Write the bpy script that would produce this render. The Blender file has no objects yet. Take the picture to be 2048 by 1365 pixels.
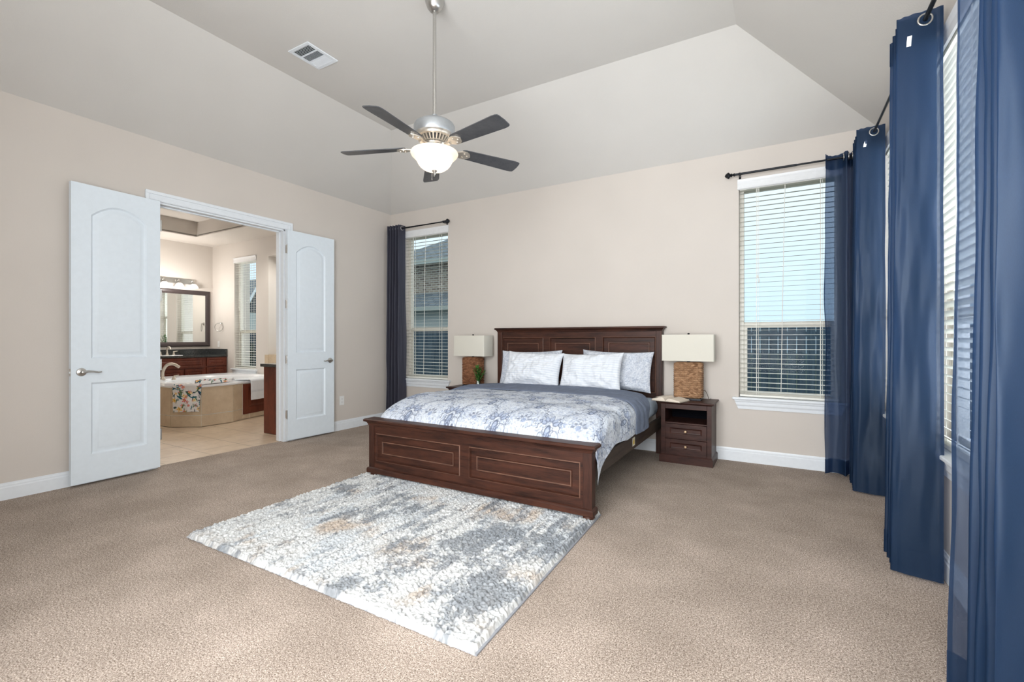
import bpy, bmesh, math, random
import numpy as np
from mathutils import Vector, Matrix
random.seed(7); RNG = np.random.default_rng(11)
S = bpy.context.scene
COL = S.collection
PI = math.pi

# ------------------------------------------------------------------ camera, sky, big lights, exposure
CX, CH, D, XR, HC, ZF = 4.9162, 1.18, 4.959, 5.63, 2.992, 3.6      # camera x, eye height, back wall y, right wall x, wall height, flat ceiling
cam = bpy.data.cameras.new('camera'); camo = bpy.data.objects.new('camera', cam); COL.objects.link(camo)
camo.location = (CX, 0, CH); camo.rotation_euler = (PI/2, 0, 0.525032)
cam.sensor_width = 36; cam.lens = 36*924.1/2048; cam.shift_y = -(682.5-678.31)/2048; cam.clip_start = 0.02
S.camera = camo
S.view_settings.view_transform = 'Standard'; S.view_settings.look = 'None'
S.view_settings.gamma = 1; S.view_settings.use_curve_mapping = False
S.view_settings.exposure = 0.0

w = bpy.data.worlds.new('sky'); S.world = w; w.use_nodes = True
nt = w.node_tree; nt.nodes.clear()
out = nt.nodes.new('ShaderNodeOutputWorld'); bg = nt.nodes.new('ShaderNodeBackground')
tc = nt.nodes.new('ShaderNodeTexCoord'); sp = nt.nodes.new('ShaderNodeSeparateXYZ'); rp = nt.nodes.new('ShaderNodeValToRGB')
nt.links.new(tc.outputs['Generated'], sp.inputs[0]); nt.links.new(sp.outputs['Z'], rp.inputs[0])
e = rp.color_ramp.elements
e[0].position = 0.0; e[0].color = (.55, .76, .88, 1)
e[1].position = 0.38; e[1].color = (.86, .97, 1.0, 1)
m_ = e.new(.12); m_.color = (.63, .82, .93, 1)
nt.links.new(rp.outputs[0], bg.inputs['Color']); bg.inputs['Strength'].default_value = 1.2
nt.links.new(bg.outputs[0], out.inputs[0])

def area_light(name, loc, rot, sx, sy, power, col):
    l = bpy.data.lights.new(name, 'AREA'); l.shape = 'RECTANGLE'; l.size = sx; l.size_y = sy; l.energy = power; l.color = col
    o = bpy.data.objects.new(name, l); COL.objects.link(o); o.location = loc; o.rotation_euler = rot
    return o
DAY = (.88, .95, 1.0)
area_light('added_front_fill', (4.2, -.80, 1.65), (-PI/2, 0, PI), 2.4, 2.3, 245, (.98, .99, 1.0))  # added fill light behind the camera, the main light of the room
for y_ in (4.19, 2.92, 1.66):
    area_light('daylight_side_window', (6.05, y_, 1.7), (0, PI/2, 0), 2.0, .8, 33, DAY)
area_light('daylight_bath_window', (-3.72, 5.75, 1.7), (-PI/2, 0, 0), .8, 2.0, 14, DAY)
area_light('daylight_alcove_window', (-2.1, 5.75, 1.8), (-PI/2, 0, 0), 1.3, 1.4, 14, DAY)
def point_light(name, loc, power, col, r=.05):
    l = bpy.data.lights.new(name, 'POINT'); l.energy = power; l.color = col; l.shadow_soft_size = r
    o = bpy.data.objects.new(name, l); COL.objects.link(o); o.location = loc
    return o
FANX, FANY = 2.79, 2.57
point_light('fan_bulb_light', (FANX, FANY, 2.45), .9, (1, .86, .70), .035)

# ------------------------------------------------------------------ helpers
ORG = {}
class MB:
    def __init__(s): s.v = []; s.f = []; s.n = 0
    def add(s, v, f):
        k = s.n; s.v.extend([tuple(p) for p in v]); s.f.extend([tuple(i+k for i in q) for q in f]); s.n += len(v); return s
    def box(s, x0, x1, y0, y1, z0, z1):
        return s.add([(x, y, z) for z in (z0, z1) for y in (y0, y1) for x in (x0, x1)],
              [(0,2,3,1),(4,5,7,6),(0,1,5,4),(2,6,7,3),(0,4,6,2),(1,3,7,5)])
    def obox(s, c, R, sx, sy, sz):                                    # oriented box, half sizes
        R = Matrix(R) if not isinstance(R, Matrix) else R
        v = [Vector(c)+R @ Vector((x*sx, y*sy, z*sz)) for z in (-1,1) for y in (-1,1) for x in (-1,1)]
        return s.add(v, [(0,2,3,1),(4,5,7,6),(0,1,5,4),(2,6,7,3),(0,4,6,2),(1,3,7,5)])
    def prism(s, poly, z0, z1, axis='z'):
        n = len(poly)
        def P(a, b, c): return {'z': (a, b, c), 'y': (a, c, b), 'x': (c, a, b)}[axis]
        v = [P(a, b, z0) for a, b in poly]+[P(a, b, z1) for a, b in poly]
        f = [tuple(range(n))[::-1], tuple(range(n, 2*n))]+[(i, (i+1) % n, n+(i+1) % n, n+i) for i in range(n)]
        if axis == 'y': f = [q[::-1] for q in f]
        return s.add(v, f)
    def lathe(s, prof, c=(0,0,0), n=24, axis='z', a0=0):
        v = []; f = []
        for r, z in prof:
            for i in range(n):
                a = a0+2*PI*i/n; x, y = r*math.cos(a), r*math.sin(a)
                p = {'z': (x, y, z), 'y': (x, z, -y), 'x': (z, x, y)}[axis]
                v.append((c[0]+p[0], c[1]+p[1], c[2]+p[2]))
        m = len(prof)
        for j in range(m-1):
            for i in range(n):
                f.append((j*n+i, j*n+(i+1) % n, (j+1)*n+(i+1) % n, (j+1)*n+i))
        if prof[0][0] > 1e-6: f.append(tuple(range(n))[::-1])
        if prof[-1][0] > 1e-6: f.append(tuple(range((m-1)*n, m*n)))
        return s.add(v, f)
    def tube(s, pts, r, n=8, caps=True):
        pts = [Vector(p) for p in pts]; m = len(pts); rs = r if isinstance(r, (list, tuple)) else [r]*m
        v = []; f = []; up = None
        for i, p in enumerate(pts):
            t = (pts[min(i+1, m-1)]-pts[max(i-1, 0)]).normalized()
            if up is None: up = t.orthogonal().normalized()
            up = (up-t*up.dot(t)).normalized(); b = t.cross(up)
            for k in range(n):
                a = 2*PI*k/n; v.append(p+(up*math.cos(a)+b*math.sin(a))*rs[i])
        for i in range(m-1):
            for k in range(n): f.append((i*n+k, i*n+(k+1) % n, (i+1)*n+(k+1) % n, (i+1)*n+k))
        if caps: f.append(tuple(range(n))[::-1]); f.append(tuple(range((m-1)*n, m*n)))
        return s.add(v, f)
    def torus(s, c, R, r, axis='y', n=24, k=8):
        v = []; f = []
        for i in range(n):
            a = 2*PI*i/n
            for j in range(k):
                b = 2*PI*j/k; q = R+r*math.cos(b); x, y, z = q*math.cos(a), q*math.sin(a), r*math.sin(b)
                p = {'z': (x, y, z), 'y': (x, z, y), 'x': (z, x, y)}[axis]
                v.append((c[0]+p[0], c[1]+p[1], c[2]+p[2]))
        for i in range(n):
            for j in range(k): f.append((i*k+j, ((i+1) % n)*k+j, ((i+1) % n)*k+(j+1) % k, i*k+(j+1) % k))
        return s.add(v, f)
    def grid(s, P):                                                     # P: (n, m, 3) array
        n, m = P.shape[:2]; k = s.n
        s.v.extend(map(tuple, P.reshape(-1, 3).tolist()))
        I = (np.arange(n*m).reshape(n, m)+k)
        q = np.stack([I[:-1, :-1], I[1:, :-1], I[1:, 1:], I[:-1, 1:]], -1).reshape(-1, 4)
        s.f.extend(map(tuple, q.tolist())); s.n += n*m; return s
    def xf(s, M):
        s.v = [tuple(M @ Vector(p)) for p in s.v]; return s

def root_of(o):
    while o.parent: o = o.parent
    return o
def obj(name, mb, mat, parent=None, smooth=False, bevel=0, seg=2, label=None, weld=False):
    me = bpy.data.meshes.new(name)
    v = mb.v
    if parent is not None:
        g = ORG.get(root_of(parent).name)
        if g is not None: v = [(p[0]-g[0], p[1]-g[1], p[2]-g[2]) for p in v]
    me.from_pydata(v, [], mb.f); me.update()
    bm = bmesh.new(); bm.from_mesh(me)
    if weld: bmesh.ops.remove_doubles(bm, verts=bm.verts, dist=1e-5)
    if len(bm.faces) < 60000: bmesh.ops.recalc_face_normals(bm, faces=bm.faces)
    bm.to_mesh(me); bm.free()
    if smooth:
        me.polygons.foreach_set('use_smooth', [True]*len(me.polygons))
        if smooth != 'all':
            try: me.set_sharp_from_angle(angle=math.radians(40))
            except Exception: pass
    me.materials.append(mat)
    o = bpy.data.objects.new(name, me); COL.objects.link(o)
    if parent is not None: o.parent = parent
    if bevel:
        b = o.modifiers.new('bevel', 'BEVEL'); b.width = bevel; b.segments = seg; b.limit_method = 'ANGLE'; b.angle_limit = math.radians(50)
    if label: o['label'] = label
    return o
def thing(name, label, cat, loc=(0,0,0), rz=0, group=None, kind=None, world=True):
    o = bpy.data.objects.new(name, None); COL.objects.link(o); o.empty_display_size = .1
    o.location = loc; o.rotation_euler = (0, 0, rz)
    if world: ORG[o.name] = tuple(loc)
    return tag(o, label, cat, group, kind)
def tag(o, label, cat, group=None, kind=None):
    o['label'] = label; o['category'] = cat
    if group: o['group'] = group
    if kind: o['kind'] = kind
    return o
def copy_tree(o, parent=None):
    c = o.copy(); COL.objects.link(c)
    if parent is not None: c.parent = parent; c.matrix_parent_inverse = o.matrix_parent_inverse.copy()
    for ch in list(o.children): copy_tree(ch, c)
    return c

def noise2(x, y, seed=0):
    r = np.random.default_rng(seed); T = r.random((256, 256))
    xi = np.floor(x).astype(int); yi = np.floor(y).astype(int); xf = x-xi; yf = y-yi
    u = xf*xf*(3-2*xf); v = yf*yf*(3-2*yf)
    a = T[xi & 255, yi & 255]; b = T[(xi+1) & 255, yi & 255]; c = T[xi & 255, (yi+1) & 255]; d = T[(xi+1) & 255, (yi+1) & 255]
    return (a*(1-u)+b*u)*(1-v)+(c*(1-u)+d*u)*v
def fbm(x, y, seed=0, oct=4):
    s = 0; a = .5; t = 0
    for i in range(oct):
        s = s+a*noise2(x*2**i+17.3*i, y*2**i+5.7*i, seed+i); t += a; a *= .5
    return s/t
def sstep(a, b, x):
    t = np.clip((x-a)/(b-a), 0, 1); return t*t*(3-2*t)
def set_color(o, rgb):
    me = o.data; at = me.color_attributes.new('tint', 'FLOAT_COLOR', 'POINT')
    arr = np.ones((len(me.vertices), 4), np.float32); arr[:, :3] = rgb.reshape(-1, 3); at.data.foreach_set('color', arr.ravel())

# ------------------------------------------------------------------ materials
class NT:
    def __init__(s, name):
        s.m = bpy.data.materials.new(name); s.m.use_nodes = True; s.t = s.m.node_tree
        s.b = s.t.nodes['Principled BSDF']; s.o = s.t.nodes['Material Output']
        s.geo = None
    def n(s, ty, **kw):
        x = s.t.nodes.new('ShaderNode'+ty)
        for k, v in kw.items():
            if k.startswith('i_'):
                key = k[2:].replace('_', ' ')
                x.inputs[key].default_value = v
            else: setattr(x, k, v)
        return x
    def l(s, a, b): s.t.links.new(a, b)
    def coord(s, scale=(1,1,1), rot=(0,0,0), obj=True):
        tc = s.n('TexCoord'); mp = s.n('Mapping'); mp.inputs['Scale'].default_value = scale; mp.inputs['Rotation'].default_value = rot
        s.l(tc.outputs['Object' if obj else 'Generated'], mp.inputs[0]); return mp.outputs[0]
    def ramp(s, fac, stops):
        r = s.n('ValToRGB'); e = r.color_ramp.elements
        while len(e) < len(stops): e.new(.5)
        for q, (p, c) in zip(e, stops): q.position = p; q.color = (*c, 1)
        s.l(fac, r.inputs[0]); return r.outputs[0]
    def noise(s, co, scale, detail=2, rough=.5):
        x = s.n('TexNoise'); x.inputs['Scale'].default_value = scale; x.inputs['Detail'].default_value = detail; x.inputs['Roughness'].default_value = rough
        if co is not None: s.l(co, x.inputs['Vector'])
        return x.outputs['Fac']
    def bump(s, h, strength, dist=.01):
        b = s.n('Bump'); b.inputs['Strength'].default_value = strength; b.inputs['Distance'].default_value = dist
        s.l(h, b.inputs['Height']); s.l(b.outputs[0], s.b.inputs['Normal']); return b
def set_b(b, col=None, rough=.5, metal=0, spec=.5):
    if col: b.inputs['Base Color'].default_value = (*col, 1)
    b.inputs['Roughness'].default_value = rough; b.inputs['Metallic'].default_value = metal
    b.inputs['Specular IOR Level'].default_value = spec
def plain(name, col, rough=.5, metal=0, spec=.5, var=.06, scale=30, bump=0):
    q = NT(name); set_b(q.b, col, rough, metal, spec)
    n = q.noise(q.coord(), scale, 3)
    q.l(q.ramp(n, [(.3, tuple(c*(1-var) for c in col)), (.7, tuple(min(1, c*(1+var)) for c in col))]), q.b.inputs['Base Color'])
    if bump: q.bump(n, bump, .004)
    return q.m
def paint(name, col, bump=.12):
    q = NT(name); set_b(q.b, col, .75, 0, .25)
    co = q.coord(); q.bump(q.noise(co, 160, 3), bump, .003)
    q.l(q.ramp(q.noise(co, 1.4, 2), [(.3, tuple(c*.98 for c in col)), (.7, tuple(c*1.02 for c in col))]), q.b.inputs['Base Color'])
    return q.m
def wood(name, dark, light, scale, rough=.35, ring=3.0):
    q = NT(name); set_b(q.b, dark, rough, 0, .45)
    co = q.coord(scale)
    n1 = q.noise(co, 2.2, 5, .6); n2 = q.noise(co, 14, 3, .6)
    mx = q.n('Math', operation='MULTIPLY_ADD'); q.l(n2, mx.inputs[0]); mx.inputs[1].default_value = .45; q.l(n1, mx.inputs[2])
    q.l(q.ramp(mx.outputs[0], [(.52, dark), (.7, tuple((a+b)/2 for a, b in zip(dark, light))), (.92, light)]), q.b.inputs['Base Color'])
    q.b.inputs['Specular IOR Level'].default_value = .3
    q.bump(mx.outputs[0], .08, .002)
    return q.m
def attr_mat(name, rough=.9, bump_scale=0, bump=.3, sheen=0, spec=.2):
    q = NT(name); set_b(q.b, (.5,.5,.5), rough, 0, spec)
    a = q.n('Attribute', attribute_name='tint'); q.l(a.outputs['Color'], q.b.inputs['Base Color'])
    if bump_scale: q.bump(q.noise(q.coord(), bump_scale, 3), bump, .004)
    return q.m

M_WALL = paint('beige_wall_paint', (.63, .58, .532))
M_BATHWALL = paint('cream_bath_paint', (.68, .635, .59))
M_CEIL = paint('ceiling_paint', (.65, .63, .60), .25)
M_WHITE = plain('white_trim_paint', (.78, .82, .86), .35, var=.02)
M_DOOR = plain('white_door_paint', (.74, .81, .87), .4, var=.015)
M_VINYL = plain('tan_vinyl_frame', (.66, .63, .565), .4, var=.03)
M_SLAT = plain('cream_blind_slat', (.82, .81, .75), .4, var=.02)
M_VAL = plain('white_valance', (.80, .81, .82), .4, var=.02)
M_BLACK = plain('black_iron', (.012, .014, .018), .35, .6)
M_NICKEL = plain('brushed_nickel', (.56, .55, .53), .28, 1.0, var=.04, scale=80)
M_FANMETAL = plain('satin_steel_housing', (.50, .53, .56), .38, .85, var=.03, scale=60)
M_CREAMMETAL = plain('pale_pewter', (.62, .56, .48), .35, .7, var=.05)
M_BRASS = plain('antique_brass_knob', (.55, .40, .26), .35, .9)
M_WOODX = wood('espresso_wood_along', (.016, .0062, .0045), (.075, .026, .015), (1.2, 12, 12), .45)
M_WOODZ = wood('espresso_wood_upright', (.016, .0062, .0045), (.070, .025, .015), (12, 12, 1.2), .45)
M_WOODRAIL = wood('grey_brown_rail_wood', (.028, .020, .016), (.075, .055, .042), (12, 1.2, 12), .5)
M_BEAD = plain('rubbed_highlight_bead', (.13, .062, .040), .45, var=.3, scale=12)  # worn bead edges, the light they catch painted in as lighter wood
M_NSWOOD = wood('nightstand_wood', (.025, .0095, .0075), (.062, .024, .018), (2, 10, 10), .42)
M_CHERRY = wood('cherry_cabinet_wood', (.075, .017, .010), (.17, .042, .022), (4, 4, 1.2), .35)
M_NICHESHADE = plain('niche_shade', (.004, .004, .006), .9, 0, .05)
M_SHADE = None
M_BLADE = wood('fan_blade_black_walnut', (.05, .053, .06), (.085, .086, .092), (5, 5, 5), .30)
M_CERAMICW = plain('white_acrylic_tub', (.84, .86, .88), .15, var=.01)
M_PLASTICW = plain('white_plastic', (.80, .80, .79), .4, var=.01)
M_DARKHOLE = plain('dark_slot', (.015, .017, .02), .7)
M_LEAF = plain('green_leaf', (.045, .17, .025), .45, var=.35, scale=40)
M_PAPER = plain('book_paper', (.74, .66, .56), .8, var=.05, scale=60)
M_COVER = plain('book_cover', (.35, .30, .24), .6)
M_GREYFAB = plain('slate_blue_fabric', (.155, .185, .255), .85, 0, .2, var=.10, scale=25, bump=.25)
M_SHEETW = plain('pale_sheet', (.52, .62, .74), .9, 0, .15, var=.08, scale=40, bump=.2)

def shade_mat():
    q = NT('ivory_linen_shade'); t = q.t
    co = q.coord(); n = q.noise(co, 300, 2)
    set_b(q.b, (.84, .82, .74), .85, 0, .15); q.bump(n, .1, .002)
    tr = q.n('BsdfTranslucent'); tr.inputs[0].default_value = (.85, .80, .68, 1)
    mx = q.n('MixShader'); mx.inputs[0].default_value = .25
    q.l(q.b.outputs[0], mx.inputs[1]); q.l(tr.outputs[0], mx.inputs[2]); q.l(mx.outputs[0], q.o.inputs[0]); return q.m
M_SHADE = shade_mat()
def glass_mat(name='window_glass', tint=(1,1,1), refl=.002):
    q = NT(name); q.t.nodes.remove(q.b)
    tr = q.n('BsdfTransparent'); tr.inputs[0].default_value = (*tint, 1)
    gl = q.n('BsdfGlossy'); gl.inputs['Roughness'].default_value = .02
    mx = q.n('MixShader'); mx.inputs[0].default_value = refl
    q.l(tr.outputs[0], mx.inputs[1]); q.l(gl.outputs[0], mx.inputs[2]); q.l(mx.outputs[0], q.o.inputs[0]); return q.m
M_GLASS = glass_mat()
M_VASE = glass_mat('clear_vase_glass', (.86, .92, .88), .12)
def curtain_mat(name, col, tcol, transp):
    q = NT(name); q.t.nodes.remove(q.b)
    co = q.coord((1, 1, 1)); 
    wv = q.noise(q.coord((900, 900, 140)), 1, 2)
    c = q.ramp(wv, [(.3, tuple(x*.82 for x in col)), (.7, tuple(x*1.18 for x in col))])
    df = q.n('BsdfDiffuse'); q.l(c, df.inputs[0])
    tl = q.n('BsdfTranslucent'); tl.inputs[0].default_value = (*tcol, 1)
    gs = q.n('BsdfGlossy'); gs.inputs['Roughness'].default_value = .45; gs.inputs['Color'].default_value = (.75, .85, 1, 1)
    tp = q.n('BsdfTransparent'); tp.inputs[0].default_value = (.72, .80, 1, 1)
    a = q.n('MixShader'); a.inputs[0].default_value = .55; q.l(df.outputs[0], a.inputs[1]); q.l(tl.outputs[0], a.inputs[2])
    g = q.n('MixShader'); g.inputs[0].default_value = .03; q.l(a.outputs[0], g.inputs[1]); q.l(gs.outputs[0], g.inputs[2])
    b = q.n('MixShader'); b.inputs[0].default_value = transp; q.l(g.outputs[0], b.inputs[1]); q.l(tp.outputs[0], b.inputs[2])
    q.l(b.outputs[0], q.o.inputs[0]); return q.m
M_CURT = curtain_mat('navy_voile', (.014, .043, .098), (.055, .100, .205), .27)
M_CURTG = curtain_mat('navy_voile_grey_lit', (.105, .102, .135), (.16, .155, .19), .14)  # same cloth as the navy panels; its greyer lighting put into the colour
def bowl_mat():
    q = NT('frosted_glass_bowl'); q.t.nodes.remove(q.b)
    tl = q.n('BsdfTranslucent'); tl.inputs[0].default_value = (1, .93, .85, 1)
    df = q.n('BsdfDiffuse'); df.inputs[0].default_value = (.85, .80, .74, 1)
    a = q.n('MixShader'); a.inputs[0].default_value = .55; q.l(df.outputs[0], a.inputs[1]); q.l(tl.outputs[0], a.inputs[2])
    q.l(a.outputs[0], q.o.inputs[0]); return q.m
M_BOWL = bowl_mat()
def emit(name, col, st):
    q = NT(name); q.t.nodes.remove(q.b); em = q.n('Emission'); em.inputs[0].default_value = (*col, 1); em.inputs[1].default_value = st
    q.l(em.outputs[0], q.o.inputs[0]); return q.m
M_BULB = emit('lit_frosted_shade', (1, .95, .88), 1.25)
def granite():
    q = NT('black_granite'); set_b(q.b, (.02,.02,.02), .12, 0, .5)
    n = q.noise(q.coord(), 120, 4, .7)
    q.l(q.ramp(n, [(.42, (.012, .014, .016)), (.58, (.05, .055, .055)), (.7, (.20, .20, .18))]), q.b.inputs['Base Color']); return q.m
M_GRANITE = granite()
def tile_mat(name, c1, c2, grout, sx, sy, rot=(0,0,0), off=(0,0,0), mortar=.006, swap=None):
    q = NT(name); set_b(q.b, c1, .35, 0, .4)
    tc = q.n('TexCoord'); mp = q.n('Mapping'); mp.inputs['Rotation'].default_value = rot; mp.inputs['Location'].default_value = off
    q.l(tc.outputs['Object'], mp.inputs[0])
    br = q.n('TexBrick'); br.offset = 0; br.inputs['Scale'].default_value = 1; br.inputs['Mortar Size'].default_value = mortar
    br.inputs['Brick Width'].default_value = sx; br.inputs['Row Height'].default_value = sy; br.inputs['Bias'].default_value = -.2
    q.l(mp.outputs[0], br.inputs['Vector'])
    n = q.noise(q.coord(), 7, 6, .7)
    c = q.ramp(n, [(.35, c1), (.65, c2)]); q.l(c, br.inputs['Color1']); q.l(c, br.inputs['Color2']); br.inputs['Mortar'].default_value = (*grout, 1)
    q.l(br.outputs['Color'], q.b.inputs['Base Color'])
    q.bump(br.outputs['Fac'], -.15, .003)
    return q.m
M_FLOORTILE = tile_mat('cream_floor_tile', (.60, .47, .34), (.70, .56, .42), (.34, .26, .18), .42, .42, (0, 0, 0), (.39, .39, 0), .004)
M_TILE = tile_mat('travertine_tile', (.56, .44, .30), (.66, .54, .39), (.78, .72, .62), 5, 5)
def carpet():
    q = NT('brown_carpet'); set_b(q.b, (.3,.2,.14), 1, 0, .05)
    co = q.coord()
    n1 = q.noise(co, 190, 3, .7); n2 = q.noise(co, 2.3, 4, .6); n3 = q.noise(co, 75, 2, .6)
    c1 = q.ramp(n1, [(.34, (.125, .088, .068)), (.48, (.37, .302, .252)), (.66, (.70, .615, .545))])
    c2 = q.ramp(n3, [(.3, (.78, .77, .76)), (.7, (1.18, 1.18, 1.18))])
    c3 = q.ramp(n2, [(.35, (.88, .875, .87)), (.52, (1.0, 1.0, 1.0)), (.68, (1.14, 1.14, 1.15))])
    m = q.n('MixRGB', blend_type='MULTIPLY'); m.inputs[0].default_value = 1; q.l(c1, m.inputs[1]); q.l(c2, m.inputs[2])
    m2 = q.n('MixRGB', blend_type='MULTIPLY'); m2.inputs[0].default_value = 1; q.l(m.outputs[0], m2.inputs[1]); q.l(c3, m2.inputs[2])
    q.l(m2.outputs[0], q.b.inputs['Base Color'])
    q.bump(n1, .5, .006); return q.m
M_CARPET = carpet()

# ------------------------------------------------------------------ panels (doors, drawer fronts, bed boards)
def offset_poly(poly, d):
    n = len(poly); out = []
    for i in range(n):
        a, b, c = Vector(poly[i-1]), Vector(poly[i]), Vector(poly[(i+1) % n])
        e1 = (b-a).normalized(); e2 = (c-b).normalized()
        n1 = Vector((-e1.y, e1.x)); n2 = Vector((-e2.y, e2.x)); k = 1+n1.dot(n2)
        out.append(tuple(b+(n1+n2)*(d/max(k, .3))))
    return out
def rect(x0, z0, x1, z1): return [(x0, z0), (x1, z0), (x1, z1), (x0, z1)]
def arched(x0, z0, x1, zs, za, n=14):
    pts = [(x0, z0), (x1, z0)]
    for i in range(n+1):
        t = i/n; x = x1+(x0-x1)*t; pts.append((x, zs+(za-zs)*(1-(2*t-1)**2)))
    return pts
def face_holes(mb, outer, holes, y, flip=False):
    bm = bmesh.new(); ed = []
    for loop in [outer]+holes:
        vs = [bm.verts.new((a, y, b)) for a, b in loop]
        for i in range(len(vs)): ed.append(bm.edges.new((vs[i], vs[(i+1) % len(vs)])))
    bmesh.ops.triangle_fill(bm, use_beauty=True, use_dissolve=False, edges=ed)
    bm.verts.index_update()
    mb.add([v.co[:] for v in bm.verts], [tuple(v.index for v in f.verts) for f in bm.faces]); bm.free()
def panel_in(mb, poly, y, steps, sgn):
    """moulded recess: steps of (inset, depth); sgn = +1 when the face looks towards +y"""
    loops = []
    for ins, dep in steps:
        p = offset_poly(poly, ins); loops.append([(a, y-sgn*dep, b) for a, b in p])
    n = len(poly)
    for k in range(len(loops)-1):
        mb.add(loops[k]+loops[k+1], [(i, (i+1) % n, n+(i+1) % n, n+i) for i in range(n)])
    mb.add(loops[-1], [tuple(range(n))])

# ------------------------------------------------------------------ room shell
def wall(name, axis, pos, thick, a0, a1, z0, z1, holes, mat, label):
    """axis 'x': wall in plane x=pos..pos+thick running along y; axis 'y' likewise along x"""
    mb = MB(); cuts = sorted({a0, a1, *[h[0] for h in holes], *[h[1] for h in holes]})
    def bx(p, q, r, s_):
        if axis == 'x': mb.box(min(pos, pos+thick), max(pos, pos+thick), p, q, r, s_)
        else: mb.box(p, q, min(pos, pos+thick), max(pos, pos+thick), r, s_)
    for p, q in zip(cuts[:-1], cuts[1:]):
        z = z0
        for h in sorted([h for h in holes if h[0] <= p+1e-6 and h[1] >= q-1e-6], key=lambda h: h[2]):
            if h[2] > z: bx(p, q, z, h[2])
            z = h[3]
        if z < z1: bx(p, q, z, z1)
    return tag(obj(name, mb, mat), label, 'wall', None, 'structure')
YF = -.45                                                              # front wall behind the camera
WZ0, WZ1 = .60, 2.66
WL = (.27, 1.045); WR = (4.575, 5.385)
SIDE = [(3.79, 4.60), (2.52, 3.34), (1.26, 2.06)]
BATHW = (-4.06, -3.36)
ALC = (-2.98, -1.2)
OY0, OY1, OZ = 2.015, 3.285, 2.435                                     # double door opening
wall('wall_back', 'y', D, .16, -.14, XR, -.02, HC, [(*WL, WZ0, WZ1), (*WR, WZ0, WZ1)], M_WALL, 'beige bedroom wall behind the bed with a window on each side of it')
wall('wall_right', 'x', XR, .16, YF, D+.16, -.02, HC, [(a, b, WZ0, WZ1) for a, b in SIDE], M_WALL, 'window wall behind the long navy curtains')
wall('wall_left', 'x', 0, -.14, YF, D, -.02, HC, [(OY0, OY1, -.02, OZ)], M_WALL, 'beige bedroom wall with the double doors to the bathroom')
wall('wall_front', 'y', YF, -.16, -.14, XR+.16, -.02, HC, [(3.0, 5.4, .3, 2.75)], M_WALL, 'beige bedroom wall facing the bed')  # its opening is added to let the fill light in
tag(obj('floor', MB().box(-.068, XR, YF, D, -.05, 0), M_CARPET), 'brown cut pile bedroom carpet with vacuum marks', 'carpet', None, 'structure')
# tray ceiling: four slopes and the flat
fx0, fx1, fy0, fy1 = 1.02, 4.626, .60, 3.937
cm = MB()
E_ = .0
c_ = [(0, YF), (XR, YF), (XR, D), (0, D)]; t_ = [(fx0, fy0), (fx1, fy0), (fx1, fy1), (fx0, fy1)]
cm.add([(*p, HC) for p in c_]+[(*p, ZF) for p in t_], [(0,1,5,4), (1,2,6,5), (2,3,7,6), (3,0,4,7), (4,5,6,7)])
tag(obj('ceiling', cm, M_CEIL), 'vaulted bedroom tray ceiling with four slopes around a flat top', 'ceiling', None, 'structure')

# bathroom shell
BX0 = -4.83
BTH = D
wall('wall_bath_end', 'x', BX0, -.14, 1.3, D+.75, -.02, 3.4, [], M_BATHWALL, 'cream bathroom wall behind the vanity mirror')
wall('wall_bath_window', 'y', D, .16, BX0, ALC[0], -.02, 3.1, [(*BATHW, WZ0, WZ1)], M_BATHWALL, 'cream bathroom wall with the tall blind beside the vanity')
wall('wall_bath_front', 'y', 1.3, -.14, BX0-.14, -.14, -.02, 3.4, [], M_BATHWALL, 'cream bathroom wall opposite its window')
# tub alcove: left return, back, right return, head
al = MB()
al.box(ALC[0]-.16, ALC[0], D+.16, D+.5, -.02, 3.1); al.box(ALC[0], ALC[1], D, D+.5, 2.66, 3.1)
al.box(ALC[1], -.14, D, D+.5, -.02, 3.1)
tag(obj('wall_alcove_returns', al, M_BATHWALL), 'cream sides and head of the bathtub alcove', 'wall', None, 'structure')
wall('wall_alcove_back', 'y', D+.5, .14, ALC[0]-.16, ALC[1]+.1, -.02, 2.8, [(-2.75, -1.45, 1.0, 2.4)], M_BATHWALL, 'back wall of the bathtub alcove')
tag(obj('floor_bath', MB().box(BX0, -.068, 1.3, D+.5, -.05, -.004), M_FLOORTILE), 'cream square floor tiles of the bathroom', 'tile floor', None, 'structure')
bc = MB(); HB = 3.0
tx0, tx1, ty0, ty1 = -4.09, -.9, 2.0, 4.312
bc.box(BX0, tx0, 1.3, D+.0, HB, HB+.03); bc.box(tx1, -.14, 1.3, D, HB, HB+.03); bc.box(tx0, tx1, 1.3, ty0, HB, HB+.03); bc.box(tx0, tx1, ty1, D, HB, HB+.03)
bc.box(tx0-.02, tx0, ty0, ty1, HB+.02, 3.27); bc.box(tx1, tx1+.02, ty0, ty1, HB+.02, 3.27); bc.box(tx0-.02, tx1+.02, ty0-.02, ty0, HB+.02, 3.27); bc.box(tx0-.02, tx1+.02, ty1, ty1+.02, HB+.02, 3.27)
bc.box(tx0-.02, tx1+.02, ty0-.02, ty1+.02, 3.26, 3.29)
tag(obj('ceiling_bath', bc, M_BATHWALL), 'cream bathroom ceiling with a raised tray', 'ceiling', None, 'structure')

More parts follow.
